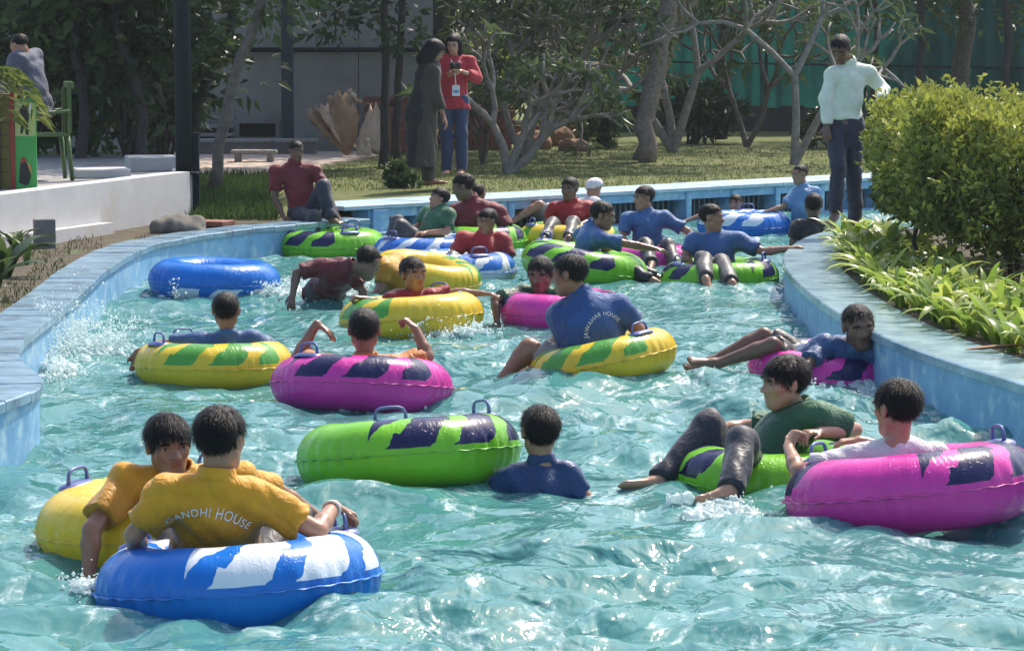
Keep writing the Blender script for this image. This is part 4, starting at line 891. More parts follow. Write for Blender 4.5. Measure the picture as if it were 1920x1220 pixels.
def clump_cloud(centers, rad, per, size, rs, flat=.8, wr=.28):
    n = len(centers) * per; C = np.repeat(centers, per, 0); off = rs.randn(n, 3); off /= np.linalg.norm(off, axis=1)[:, None]; off *= (rs.rand(n, 1) ** .45) * np.repeat(np.asarray(rad).reshape(-1, 1) * np.ones((len(centers), 1)), per, 0); off[:, 2] *= flat
    D = off + rs.randn(n, 3) * .12 + np.array((0, 0, .03)); return leaf_arrays(C + off, D, size * rs.uniform(.6, 1.25, n), wr, rs)
def ell_points(c, r, n, rs, shell=.5):
    v = rs.randn(n, 3); v /= np.linalg.norm(v, axis=1)[:, None]; q = (shell + (1 - shell) * rs.rand(n, 1)) ; return np.asarray(c) + v * q * np.asarray(r)
def tree(label, trunk, r0, r1, crown, nclump, per, lsize, lmat, bark, seed, group=None, cat='tree', name='tree', crad=.55, flat=.8, limbs=10, wr=.28):
    """trunk: world polyline; crown: list of (centre, radii)"""
    rs = np.random.RandomState(seed); T = spline(trunk, 14) if len(trunk) > 2 else np.array(trunk, float); base = np.array(T[0], float)
    T[1:-1] += rs.randn(len(T) - 2, 3) * r0 * .18
    root = empty(name, base); tag(root, label, cat, group); mb = MB()
    rad = [r0 + (r1 - r0) * i / (len(T) - 1) + (r0 * .35 if i == 0 else 0) for i in range(len(T))]; mb.tube([q - base for q in T], rad, 10)
    cs = []
    tot = sum(np.prod(r) for c, r in crown)
    for c, r in crown: cs.append(ell_points(c, r, max(3, int(nclump * np.prod(r) / tot)), rs))
    cs = np.concatenate(cs)
    for i in rs.choice(len(cs), min(limbs, len(cs)), replace=False):
        a = T[-1 - rs.randint(0, 4)]; b_ = cs[i]; m1 = a + (b_ - a) * .4 + V(*rs.randn(3)) * .12 + V(0, 0, .1); mb.tube([a - base, m1 - base, b_ - base], [r1 * .7, r1 * .4, r1 * .12], 6, cap=False)
    mb.build('trunk', bark, root, True)
    v, f, rn = clump_cloud(cs, crad * rs.uniform(.6, 1.3, len(cs)), per, lsize, rs, flat, wr)
    link('crown', npmesh('crown', v - base, f, False, {'rnd': rn}), lmat, root); return root
def frangipani(label, base, first, r0, seed, levels=5, ln=.75, spread=40, bark=BARKF, lmat=LEAFF, leaf=.24, up=.25, group=None, per=9, name='frangipani_tree'):
    """first: list of (direction, length) of the main limbs"""
    rs = np.random.RandomState(seed); base = np.array(base, float); root = empty(name, base); tag(root, label, 'tree', group); mb = MB(); tips = []
    def grow(p, d, L_, r, lv):
        d = nrm(d); q1 = p + d * L_ * .5 + V(*rs.randn(3)) * L_ * .05; d2 = nrm(d + V(*rs.randn(3)) * .15 + V(0, 0, up * .3)); q2 = q1 + d2 * L_ * .5
        mb.tube([p - base, q1 - base, q2 - base], [r, r * .88, r * .78], 7, cap=lv == 0)
        if lv == 0: tips.append((q2, d2)); return
        k = 3 if rs.rand() < .45 else 2; ph = rs.rand() * 6.28; a = nrm(np.cross(d2, (0, 0, 1) if abs(d2[2]) < .95 else (1, 0, 0))); b2 = np.cross(d2, a)
        for j in range(k):
            an = ph + 6.28 * j / k + rs.randn() * .3; sp = R(spread + rs.randn() * 8)
            grow(q2, d2 * math.cos(sp) + (a * math.cos(an) + b2 * math.sin(an)) * math.sin(sp) + V(0, 0, up * .35), L_ * rs.uniform(.66, .85), r * .74, lv - 1)
    for d_, l_ in first: grow(base, V(*d_), l_, r0, levels)
    mb.build('trunk', bark, root, True)
    P = []; D = []
    for q, d_ in tips:
        if rs.rand() < .42: continue
        a = nrm(np.cross(d_, (.3, .2, 1))); b2 = np.cross(d_, a); m_ = rs.randint(per - 4, per + 3)
        for j in range(m_):
            an = 2.4 * j + rs.rand(); el_ = rs.uniform(.1, .9); P.append(q - d_ * .02 * j); D.append(d_ * el_ + (a * math.cos(an) + b2 * math.sin(an)))
    v, f, rn = leaf_arrays(np.array(P), np.array(D), leaf * rs.uniform(.6, 1.2, len(P)), .14, rs, .5)
    link('crown', npmesh('crown', v - base, f, False, {'rnd': rn}), lmat, root); return root
def shrub(label, base, r, h, n, per, lsize, lmat, seed, group=None, name='shrub', stems=7, wr=.28, z0=.1, shell=.3):
    rs = np.random.RandomState(seed); base = np.array(base, float); root = empty(name, base); tag(root, label, 'shrub', group); mb = MB()
    cs = ell_points((0, 0, z0 + h / 2), (r[0], r[1], h / 2), n, rs, shell)
    for i in range(stems):
        e = cs[rs.randint(len(cs))]; mb.tube([(rs.randn() * .05, rs.randn() * .05, -.03), (e[0] * .4, e[1] * .4, e[2] * .5), tuple(e)], [.03, .02, .006], 6, cap=False)
    mb.build('stem', BARKD, root, True)
    v, f, rn = clump_cloud(cs, .22 * h * rs.uniform(.5, 1.2, len(cs)), per, lsize, rs, .9, wr)
    link('foliage', npmesh('foliage', v, f, False, {'rnd': rn}), lmat, root); return root
GL = .35
def gz(px, py, z=GL): return onz(px, py, z)
def at(px, py, dep): return pt(px, py, dep)
def dz_of(py_base, z=GL): return depth_of(onz(960, py_base, z))
# ---- clipped golden hedge on the island
def hedge():
    rs = np.random.RandomState(12); hx0, hx1, hy0, hy1 = 2.80, 8.6, 18.0, 21.8
    root = empty('hedge', (5, 19.8, .25)); tag(root, 'clipped golden green hedge with bare dark stems rising behind the strap leaf plants', 'hedge')
    n = 88000; x = rs.uniform(0, 1, n); u = rs.rand(n)
    # profile across depth: rounded box; sample shell
    ang = rs.uniform(-.5, math.pi, n); front = rs.rand(n) < .62
    yc, zc, ry, rz = (hy0 + hy1) / 2, .90, (hy1 - hy0) / 2, .57
    sgn = lambda a, p: np.sign(a) * np.abs(a) ** p
    th = np.where(front, rs.uniform(math.pi * .42, math.pi * 1.28, n), rs.uniform(0, math.pi * .6, n)); dep = rs.rand(n) ** 1.8 * .30
    yy = yc + sgn(np.cos(th), .55) * (ry - dep); zz = zc + sgn(np.sin(th), np.where(front & (np.sin(th) > 0), .95, .55)) * (rz - dep * .8)
    left = rs.rand(n) < .16
    xx = hx0 + x * (hx1 - hx0); 
    yl = rs.uniform(hy0 + .1, hy1 - .1, n); zl = rs.uniform(.50, 1.45, n); rr = np.sqrt(((yl - yc) / ry) ** 4 + ((zl - zc) / rz) ** 4); xl = hx0 + .45 * np.clip(rr, 0, 1) ** 2 + rs.rand(n) ** 1.5 * .25
    xx = np.where(left, xl, xx + 0); yy = np.where(left, yl, yy); zz = np.where(left, zl, zz)
    # round the left end
    ex = np.clip((hx0 + .55 - xx) / .55, 0, 1); yy = np.where(left, yy, yc + (yy - yc) * (1 - .25 * ex ** 2)); zz = np.where(left, zz, zc + (zz - zc) * (1 - .12 * ex ** 2))
    lump = .10 * np.sin(xx * 4.3 + 1) * np.sin(yy * 3.7) + .05 * np.sin(xx * 9.1 + yy * 5) + .04 * np.sin(xx * 17 + zz * 11); zz = zz + lump + rs.randn(n) * .02; yy = yy - lump * .6
    keep = (zz > .50 + .12 * np.sin(xx * 5) + .1 * rs.rand(n)) & (rs.rand(n) > .5 * (np.sin(xx * 6.1 + zz * 9) * np.sin(yy * 7 + zz * 5) > .45))
    P = np.stack([xx, yy, zz], 1)[keep]; D = rs.randn(len(P), 3) * .8 + np.stack([np.zeros(len(P)), -.2 * np.ones(len(P)), .8 * np.ones(len(P))], 1)
    v, f, rn = leaf_arrays(P, D, rs.uniform(.04, .095, len(P)), .25, rs, .2)
    hgt = np.repeat(np.clip((P[:, 2] - .78) / .55, 0, 1), 4); rn = np.clip(rn * .42 + .62 * hgt * np.repeat(rs.rand(len(P)) ** .5, 4), 0, 1)     # yellow young tips above; the sunlit top is painted into this ramp too
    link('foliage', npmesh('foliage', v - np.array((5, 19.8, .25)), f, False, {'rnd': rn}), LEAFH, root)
    # young shoots standing proud of the clipped surface
    ids = rs.choice(len(P), 1500); SP = []; SD = []
    for i in ids:
        q = P[i]; out = nrm(V(rs.randn() * .5 - (.5 if q[0] < hx0 + .5 else 0), -.5 + rs.randn() * .4 if q[2] < 1.35 else rs.randn() * .4, .9 if q[2] > 1.1 else .35)); L_ = rs.uniform(.06, .20)
        for k in range(7): SP.append(q + out * L_ * k / 6); SD.append(out * .8 + rs.randn(3) * .7)
    v, f, rn = leaf_arrays(np.array(SP), np.array(SD), rs.uniform(.04, .075, len(SP)), .22, rs, .2)
    link('shoots', npmesh('shoots', v - np.array((5, 19.8, .25)), f, False, {'rnd': np.clip(rn * .5 + .42, 0, 1)}), LEAFH, root)['kind'] = 'stuff'
    for i in range(46):
        x0 = hx0 + .2 + (hx1 - hx0 - .3) * ((i + rs.rand()) / 46); y0 = rs.uniform(hy0 + .35, hy1 - .6); mb = MB(); q = V(x0 - 5, y0 - 19.8, -.02); pts = [q]
        for j in range(4): q = q + V(rs.randn() * .06, rs.randn() * .05, .27); pts.append(q)
        mb.tube(pts, [.022, .019, .016, .012, .006], 6); k = pts[2]; mb.tube([k, k + V(rs.randn() * .1, rs.randn() * .1, .2), k + V(rs.randn() * .25, rs.randn() * .2, .45)], [.013, .010, .005], 5)
        mb.build('stem', BARKD, root, True)
    # dense twiggy core so that daylight does not leak through
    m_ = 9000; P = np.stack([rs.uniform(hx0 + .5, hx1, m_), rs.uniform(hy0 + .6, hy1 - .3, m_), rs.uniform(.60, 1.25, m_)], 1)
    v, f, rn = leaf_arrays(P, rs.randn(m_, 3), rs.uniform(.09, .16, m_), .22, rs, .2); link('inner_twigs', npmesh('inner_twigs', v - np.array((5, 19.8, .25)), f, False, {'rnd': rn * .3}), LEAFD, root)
hedge()
# ---- strap-leaf plants along the island coping
def strap_leaf(L_, w_, bend, seed):
    n = 7; vs = []; rs = random.Random(seed)
    for i in range(n + 1):
        t = i / n; a = R(78) - bend * t ** 1.3; 
        if i == 0: p = [0, 0]; 
        else: p[0] += math.cos(a) * L_ / n; p[1] += math.sin(a) * L_ / n
        ww = w_ * (math.sin(math.pi * min(1, .18 + t * .82)) ** .7) * (1 if t < .98 else .1)
        vs += [(p[0], -ww, p[1] + ww * .35), (p[0], 0, p[1]), (p[0], ww, p[1] + ww * .35)]
    fs = [(3 * i + k, 3 * i + 3 + k, 3 * i + 4 + k, 3 * i + 1 + k) for i in range(n) for k in (0, 1)]
    v = np.array(vs); me = npmesh('leaf', v, np.array(fs), True, {'rnd': np.full(len(v), rs.random())}); me.materials.append(LEAFS); return me
STRAP = [strap_leaf(L_, w_, R(bd_), i) for i, (L_, w_, bd_) in enumerate(((.34, .028, 50), (.40, .030, 75), (.44, .031, 100), (.36, .027, 90), (.30, .026, 30), (.42, .028, 115), (.36, .032, 62), (.38, .026, 55)))]
def strap_plant(p, sc_, nl, rs, label, group, leaves=STRAP):
    root = empty('strap_leaf_plant', p, rs.rand() * 6.28); tag(root, label, 'plant', group)
    for j in range(nl):
        o_ = link('leaf', leaves[rs.randint(len(leaves))], None, root); k = sc_ * rs.uniform(.75, 1.2); o_.scale = (k, k * rs.uniform(.9, 1.4), k); o_.rotation_euler = (rs.randn() * .12, rs.randn() * .15, 2.4 * j + rs.randn() * .25); o_.location = (rs.randn() * .012, rs.randn() * .012, -.01)
rs = np.random.RandomState(77)
RS = np.array([q for q in RO_]); Ld = np.r_[0, np.cumsum(np.linalg.norm(np.diff(RS[:, :2], axis=0), axis=1))]
cnt = 0
for row, (off, dn) in enumerate(((.12, .20), (.36, .23), (.62, .27))):
    OL = offset_line(RS, off)
    u = 3.2
    while u < Ld[-1] - .4:
        q = np.array([np.interp(u, Ld, OL[:, k]) for k in range(2)]); pxx = 960 + FPX * q[0] / q[1]
        u += dn * rs.uniform(.8, 1.25)
        if not (1535 < pxx < 1960) or q[1] > 23.2: continue
        if row == 2 and q[1] > 21.5: continue
        strap_plant((q[0] + rs.randn() * .03, q[1] + rs.randn() * .03, WL - .015), rs.uniform(.72, 1.0), rs.randint(9, 13), rs, 'yellow green strap leaf plant edging the island between coping and hedge', 'strap leaf plants round the island'); cnt += 1
print('strap plants', cnt)
# ---- left bed plants
_S = LEAFS; LEAFS = LEAFM
BROADS = [strap_leaf(.34, .035, R(60), 20), strap_leaf(.40, .04, R(85), 21), strap_leaf(.30, .03, R(40), 22)]
LEAFS = _S
for i, (x, y, s_) in enumerate(((12, 520, 1.25), (-18, 560, 1.2), (30, 478, .9))):
    strap_plant(onz(x, y, .23), s_, 12, rs, 'dark leafy plant in the soil bed under the white planter wall', 'leafy plants in left bed', BROADS)
yl = strap_plant(onz(52, 494, .24), .8, 3, rs, 'fallen yellow green leaf fan lying beside the left coping', None, [BROADS[2]])
# ================================================================== LEFT TERRACE
WA, WB = onz(-60, 482, .22), onz(357, 411, .22)
pw = empty('planter_wall', (*((WA + WB) / 2)[:2], .2)); tag(pw, 'low white plastered planter wall with stained base on the left', 'wall')
def quad_wall(A, B, th, z0, z1, z1b=None):
    dA = nrm((B - A)[:2]); n_ = np.array((-dA[1], dA[0])) * th; z1b = z1b or z1
    vs = [(*A[:2], z0), (*B[:2], z0), (*(B[:2] + n_), z0), (*(A[:2] + n_), z0), (*A[:2], z1), (*B[:2], z1b), (*(B[:2] + n_), z1b), (*(A[:2] + n_), z1)]
    return [np.array(q) - np.array(pw.location) for q in vs], [(3, 2, 1, 0), (4, 5, 6, 7), (0, 1, 5, 4), (1, 2, 6, 5), (2, 3, 7, 6), (3, 0, 4, 7)]
MB().add(*quad_wall(WA, WB, .22, .12, .69)).build('wall_face', WHITEW, pw)
fr_ = nrm((WB - WA)[:2]); fnrm = np.array((fr_[1], -fr_[0]))
A2, B2 = WA + V(*(fnrm * .12), 0), WA + (WB - WA) * .55 + V(*(fnrm * .12), 0)
MB().add(*quad_wall(A2, B2, .118, .12, .36, .33)).build('plinth', WHITEW, pw)
C2 = WB + V(-.6, 5.2, 0)
MB().add(*quad_wall(WB + V(-.003, .223, 0), C2, .2, .12, .687)).build('return_wall', WHITEW, pw)
ter = [tuple(q[:2]) for q in (WA + V(-.05, .23, 0), WB + V(-.24, .23, 0), C2 + V(-.24, 0, 0))] + [(-14, C2[1]), (-14, WA[1])]
tag(MB().prism(ter, .1, .655).build('terrace', CONC), kind='structure')
gb = onz(86, 466, .22); tb = empty('concrete_block', gb); tag(tb, 'grey concrete block against the foot of the white planter wall', 'block')
MB().box((0, -.06, .12), (.175, .12, .27), R(16), bev=.008).build('block_body', mat('dark_concrete', (.17, .16, .16), .85, .2, 8, .4), tb)
# slabs on the terrace
for nm, px, py, d_, sz, lab in (('stone_slab', 190, 335, 25.9, (.52, .5, .09), 'flat white edged slab on the terrace beside the menu stand'), ('stone_step', 285, 318, 27.4, (.50, .6, .15), 'grey stone step on the terrace by the dark pole')):
    q = empty(nm, (*at(px, py, d_)[:2], .655)); tag(q, lab, 'step'); MB().box((0, 0, sz[2] / 2), sz, R(14), bev=.01).build('slab_body', mat('pale_step', (.46, .45, .44), .8, .12, 5, .3), q)
# poles
POLE = mat('dark_green_steel', (.008, .019, .025), .6, .2, 9, 0, spec=.2)
q = empty('steel_pole', (*at(345, 318, 26.6)[:2], .655)); tag(q, 'thick dark green steel pole rising from the white planter wall end', 'pole')
MB().tube([(0, 0, 0), (0, 0, 5.2)], .083, 18).build('shaft', POLE, q, True); MB().box((0, 0, .012), (.3, .3, .022), bev=.004).build('base_plate', POLE, q)
q = empty('fence_post', (*onz(366, 408, .22)[:2], .2)); tag(q, 'thin dark post beside the right end of the white planter wall', 'post')
MB().box((0, .1, .42), (.07, .07, .84), bev=.005).build('shaft', POLE, q); MB().box((0, .1, .85), (.085, .085, .02)).build('cap', POLE, q)
# menu stand
mst = empty('menu_stand', (*at(30, 350, 23.9)[:2], .655)); tag(mst, 'box shaped menu stand with olive front and green picture side', 'sign')
ORG = mat('olive_panel', (.17, .145, .03), .6, .15, 6, 0); REDE = mat('red_trim', (.30, .03, .02), .5, .1, 6, 0)
MB().box((-.20, 0, .42), (.42, .34, .84), R(0)).build('front_panel', ORG, mst)
MB().box((.012, -.18, .42), (.035, .03, .87), bev=.004).build('trim', REDE, mst)
GRN = mat('green_print', (.05, .34, .07), .5, .1, 4, 0); PALEG = mat('pale_print', (.42, .52, .20), .5, .1, 4, 0); BLKP = mat('black_print', (.012, .014, .016), .5, .1, 4, 0)
MB().box((.125, -.165, .40), (.19, .022, .80)).build('picture_panel', GRN, mst)
MB().box((.125, -.1775, .62), (.18, .003, .30)).build('pale_field', PALEG, mst)
def flat(poly, y, m_, nm): MB().add([(x, y, z) for x, z in poly] + [(x, y + .002, z) for x, z in poly], [tuple(range(len(poly))), tuple(range(2 * len(poly) - 1, len(poly) - 1, -1))] + [(i, i + len(poly), (i + 1) % len(poly) + len(poly), (i + 1) % len(poly)) for i in range(len(poly))]).build(nm, m_, mst)
flat([(.075, .70), (.11, .75), (.15, .74), (.165, .66), (.15, .56), (.155, .48), (.13, .48), (.12, .56), (.10, .49), (.08, .49), (.09, .60)], -.182, BLKP, 'dark_figure')
flat([(.15, .75), (.18, .76), (.185, .68), (.165, .66)], -.182, WHT, 'white_figure')
flat([(.06, .06), (.075, .22), (.10, .26), (.14, .22), (.17, .12), (.15, .05), (.12, .03)], -.180, BLKP, 'bird_body')
flat([(.075, .225), (.085, .275), (.115, .285), (.14, .25), (.11, .235)], -.184, REDE, 'bird_head'); flat([(.135, .235), (.165, .22), (.18, .12), (.155, .17)], -.184, mat('gold_print', (.5, .3, .08), .5, .1, 4, 0), 'bird_wing')
for i in range(6): MB().box((-.21, -.1715, .70 - i * .11), (.36 if i else .2, .003, .012)).build('text_line', mat('faded_line', (.09, .08, .03), .6, .1, 5, 0), mst)
# green plastic chair
CHG = mat('green_plastic', (.06, .12, .03), .35, .12, 5, 0)
chp = at(82, 312, 25.4); chp[2] = .655; ch_ = empty('plastic_chair', chp, R(-72)); tag(ch_, 'green moulded plastic chair on the terrace', 'chair')
MB().box((0, 0, .43), (.46, .44, .03), bev=.01).build('seat', CHG, ch_)
bkr = MB().box((0, .25, .90), (.48, .03, .07), bev=.01).build('backrest', CHG, ch_)
for i in range(7): a0 = -.22 + .44 * i / 7; MB().box((a0 + .0314, .24 + .02 * math.cos(i - 3), .66), (.05, .02, .44), bev=.005).build('slat', CHG, bkr)
for x in (-.2, .2):
    for y in (-.19, .2): MB().tube([(x, y, .43), (x * 1.15, y * 1.18, 0)], [.026, .02], 8).build('leg', CHG, ch_, True)
    MB().tube([(x * 1.15, -.2, .42), (x * 1.18, -.2, .62), (x * 1.15, .22, .66)], .018, 8).build('armrest', CHG, ch_, True)
# rubble slabs by the coping
q = empty('broken_stone', onz(330, 436, .23)); tag(q, 'rough grey broken stone beside the white planter wall', 'stone')
def rock(name, m_, parent, r, seed):
    rs_ = np.random.RandomState(seed); g_ = Grid((-r[0] * 1.3, -r[1] * 1.3, -r[2] * 1.3), (r[0] * 1.3, r[1] * 1.3, r[2] * 1.3), min(r) / 7)
    for _ in range(12): g_.cap(rs_.uniform(-.6, .6, 3) * r, rs_.uniform(-.6, .6, 3) * r, min(r) * .62, min(r) * .5, .08)
    g_.fold(min(r) * .12, seed, wl=min(r) * 1.6); v, f = g_.mesh(); return link(name, npmesh(name, v, f, False), m_, parent)
rock('stone_body', mat('rough_stone', (.16, .145, .12), .95, .3, 12, .8), q, (.34, .16, .09), 4); q.location.z = .27
q = empty('clay_slab', onz(402, 424, .24)); tag(q, 'reddish brown clay slab lying at the lawn edge', 'slab'); MB().box((0, 0, .03), (.30, .26, .045), R(-20), bev=.006).build('slab_body', mat('clay', (.24, .10, .07), .8, .2, 8, .4), q)
# ================================================================== BUILDING AND FENCE
bdep = dz_of(284, .37) + .5
BP = at(360, 284, bdep); BX0 = BP[0] - 6.5; BX1 = at(812, 284, bdep)[0]; BY = BP[1]
bl = empty('shed_building', ((BX0 + BX1) / 2, BY, GL)); tag(bl, 'long grey shed wall with panel joints and a dark vent behind the paving', 'building')
bx = lambda x: x - (BX0 + BX1) / 2
GW = mat('grey_render', (.29, .28, .255), .9, .12, 3, .3, 20, .006, stain=(.23, .22, .20), stain_s=1.2); DK = mat('dark_void', (.010, .011, .013), .8, .1, 4, 0)
npan = 9; pwid = (BX1 - BX0) / npan
for i in range(npan): MB().box((bx(BX0 + pwid * (i + .5)), .12, 1.9), (pwid - .012, .2, 3.9), bev=.006).build('wall_panel', GW, bl)
MB().box((0, .30, 1.9), (BX1 - BX0, .12, 3.86)).build('inner_wall', DK, bl)
zz_ = CH - GL
MB().tube([(bx(BX0), -.06, zz_ + .01), (bx(BX1), -.06, zz_ + .01)], .035, 8).build('rail_pipe', POLE, bl, True)
vx0, vx1 = at(450, 240, bdep)[0], at(517, 240, bdep)[0]; vz0, vz1 = at(450, 256, bdep)[2] - GL, at(450, 232, bdep)[2] - GL
vt = MB().box((bx((vx0 + vx1) / 2), .008, (vz0 + vz1) / 2), (vx1 - vx0, .03, vz1 - vz0)).build('vent', DK, bl)
for sgx, (cx_, cz_, wx_, wz_) in enumerate((((vx0 + vx1) / 2, vz1 + .03, vx1 - vx0 + .12, .05), ((vx0 + vx1) / 2, vz0 - .03, vx1 - vx0 + .12, .05), (vx0 - .03, (vz0 + vz1) / 2, .05, vz1 - vz0), (vx1 + .03, (vz0 + vz1) / 2, .05, vz1 - vz0))): MB().box((bx(cx_), -.012, cz_), (wx_, .05, wz_)).build('vent_frame', GW, vt)
MB().box((0, .15, 4.0), (BX1 - BX0 + .6, .7, .12)).build('roof', mat('roof_sheet', (.12, .12, .12), .7, .1, 4, 0), bl)
px_ = at(540, 284, bdep - .6); q = empty('steel_column', (px_[0], px_[1], GL)); tag(q, 'blue grey steel column in front of the shed wall', 'column')
MB().box((0, 0, 1.95), (.17, .17, 3.9), bev=.01).build('shaft', mat('column_paint', (.03, .045, .06), .5, .2, 6, 0), q); MB().box((0, 0, .05), (.36, .3, .1), bev=.01).build('foot', CONC, q)
# low wall slab, steps, bench
a, b_ = at(360, 285, bdep - 1.4), at(592, 285, bdep - 1.4)
q = empty('low_wall', ((a[0] + b_[0]) / 2, a[1], GL)); tag(q, 'long low grey wall with pale cap in front of the shed', 'wall')
MB().box((0, 0, .09), (b_[0] - a[0], .4, .2)).build('wall_face', mat('dark_concrete', (.17, .16, .16)), q); MB().box((0, 0, .215), (b_[0] - a[0] + .06, .46, .045), bev=.006).build('cap', CONC, q)
a = at(405, 262, bdep - .75); q = empty('shed_steps', (a[0], a[1], GL)); tag(q, 'dark stacked steps at the shed wall behind the leaning trunk', 'steps')
for i in range(3): MB().box((0, .15 * i, .28 + .12 * i), (.52, .5 - .1 * i, .05), bev=.006).build('tread', CONC, q)
MB().box((0, .1, .2), (.46, .4, .36)).build('step_base', DK, q)
a = onz(477, 303, .372); q = empty('stone_bench', a); tag(q, 'low stone bench with flat top on the pale paving', 'bench')
MB().box((0, 0, .135), (.62, .3, .05), bev=.008).build('seat', CONC, q)
for x in (-.22, .22): MB().box((x, 0, .055), (.08, .24, .11), bev=.006).build('leg', CONC, q)
# pile of curled brown sheets
BRN = mat('brown_sheet', (.27, .165, .09), .75, .2, 5, .4, 25, .01, col2=(.40, .26, .155)); PALES = mat('pale_sheet', (.58, .45, .33), .8, .18, 6, .4, 25, .01, stain=(.28, .2, .13))
sdp = dz_of(294, .372)
def sheet(le, re, doff, bulge, m_, label, n=9, tk=.018):
    Lp = spline([at(x, y, sdp + doff + o_) for x, y, o_ in le], n); Rp = spline([at(x, y, sdp + doff + o_) for x, y, o_ in re], n); k = 7; vs = []
    for i in range(n):
        for j in range(k): t_ = j / (k - 1); q_ = Lp[i] + (Rp[i] - Lp[i]) * t_; q_ = q_ + V(.012 * math.sin(i * 2.3 + j * 1.9), -bulge * .45 * math.sin(math.pi * t_) + .03 * math.sin(i * 1.7 + j * 2.6) * (1 - i / n), (.05 * math.sin(j * 2.1 + doff * 30) + .03 * math.sin(j * 4.7)) * (1 - i / n)); vs.append(q_)
    vs = np.array(vs); base = V(vs[:, 0].mean(), vs[:, 1].mean(), GL); vv = np.vstack([vs, vs + np.array((.004, tk, .006))]) - base; m2 = n * k
    fs = []
    for i in range(n - 1):
        for j in range(k - 1): a_ = i * k + j; fs += [(a_, a_ + 1, a_ + k + 1, a_ + k), (m2 + a_ + k, m2 + a_ + k + 1, m2 + a_ + 1, m2 + a_)]
    for i in range(n - 1): fs += [(i * k, i * k + k, m2 + i * k + k, m2 + i * k), (i * k + k - 1, m2 + i * k + k - 1, m2 + i * k + 2 * k - 1, i * k + 2 * k - 1)]
    for j in range(k - 1): fs += [(j, m2 + j, m2 + j + 1, j + 1), ((n - 1) * k + j, (n - 1) * k + j + 1, m2 + (n - 1) * k + j + 1, m2 + (n - 1) * k + j)]
    q_ = empty('curled_sheet', base); tag(q_, label, 'sheet', 'heap of curled sheets'); npm = npmesh('sheet_body', vv, np.array(fs), True); link('sheet_body', npm, m_, q_)
sheet([(572, 217, .3), (605, 255, .1), (648, 292, 0)], [(592, 203, .3), (622, 240, .1), (656, 288, 0)], .25, .10, BRN, 'narrow curled brown sheet leaning outermost toward the bench')
sheet([(594, 202, .3), (622, 245, .1), (652, 291, 0)], [(618, 194, .3), (642, 235, .1), (662, 284, 0)], .12, .12, PALES, 'tan curled sheet between two darker brown ones in the heap')
sheet([(612, 182, .2), (626, 232, .05), (645, 284, 0)], [(648, 171, .2), (672, 220, .05), (660, 284, 0)], .0, .16, BRN, 'broad arched brown sheet standing tallest in the heap')
sheet([(694, 204, .2), (676, 245, .05), (664, 276, 0)], [(716, 200, .2), (716, 245, .05), (712, 291, 0)], .05, .06, PALES, 'pale flat sheet next to the twin dark trunks')
sheet([(648, 168, .1), (656, 180, 0), (664, 192, 0)], [(664, 172, .1), (676, 192, 0), (700, 196, 0)], .2, .05, PALES, 'small crumpled pale sheet perched on top of the heap')
sheet([(662, 272, 0), (668, 282, -.05), (668, 291, -.05)], [(690, 262, 0), (694, 278, -.05), (696, 292, -.05)], -.12, .05, PALES, 'rolled pale scrap at the foot of the heap')
# brick stacks
BRK = mat('red_brick', (.22, .075, .05), .85, .3, 9, .5, 40, .006, col2=(.32, .13, .09))
bm_ = MB().box((0, 0, 0), (.22, .105, .072), bev=.004).mesh('brick'); bm_.materials.append(BRK)
def bricks(px, py, dd, cols, rows, label, deep=2, rz=0):
    p_ = at(px, py, dd); q_ = empty('brick_stack', (p_[0], p_[1], GL)); q_.rotation_euler = (0, 0, rz); tag(q_, label, 'bricks', 'brick stacks by the lawn'); r_ = random.Random(int(px))
    for z in range(rows):
        for c in range(cols):
            for e in range(deep):
                if z > rows - 3 and r_.random() < .35: continue
                o_ = link('brick', bm_, None, q_); o_.location = ((c - cols / 2) * .228 + r_.uniform(-.008, .008) + (.06 if z % 2 else 0), e * .112 + r_.uniform(-.006, .006), .036 + z * .076); o_.rotation_euler = (0, 0, r_.uniform(-.05, .05))
bricks(752, 280, 40.5, 4, 11, 'tall red brick stack behind the woman in dark shawl', 2)
bricks(905, 275, 41.5, 5, 9, 'red brick stack behind the frangipani trunk', 2, .1)
bricks(1035, 258, 44, 5, 4, 'low red brick stack under the trees', 2, -.1)
for i, (x, y, r_) in enumerate(((1040, 250, (.30, .2, .2)), (990, 262, (.25, .18, .15)), (1010, 244, (.2, .18, .16)), (1075, 252, (.26, .2, .12)))):
    q = empty('rubble_stone', (*at(x, y, 43 - i * .7)[:2], GL + r_[2] * .45)); tag(q, 'brown rubble stone lying by the low brick stack', 'stone', 'rubble stones'); rock('stone_body', mat('orange_stone', (.26, .15, .09), .9, .3, 8, .6), q, r_, 30 + i)
# green shade net fence
m, t, o = newmat('green_shade_net'); b = NB(t); tc = b.n('ShaderNodeTexCoord').outputs['Object']
cc = b.ramp(b.noise(tc, 1.4, 4, .6), [(.3, (.008, .085, .08)), (.7, (.018, .16, .13))]); p = b.n('ShaderNodeBsdfPrincipled', {'Base Color': cc, 'Roughness': .8, 'Normal': b.bump(b.noise(tc, 60, 3, .6), .3, .01)}); tl = b.n('ShaderNodeBsdfTranslucent', {'Color': cc}); mx = b.n('ShaderNodeMixShader', {0: .28})
t.links.new(p.outputs[0], mx.inputs[1]); t.links.new(tl.outputs[0], mx.inputs[2]); t.links.new(mx.outputs[0], o.inputs[0]); NET = m
fdep = dz_of(247, GL); FX0, FX1 = at(1062, 200, fdep)[0], at(1920, 200, fdep)[0] + 14; FY = at(1200, 200, fdep)[1]
fe = empty('net_fence', ((FX0 + FX1) / 2, FY, GL)); tag(fe, 'tall green shade net fence behind the trees', 'fence'); fx = lambda x: x - (FX0 + FX1) / 2
npn = 12; wdp = (FX1 - FX0) / npn
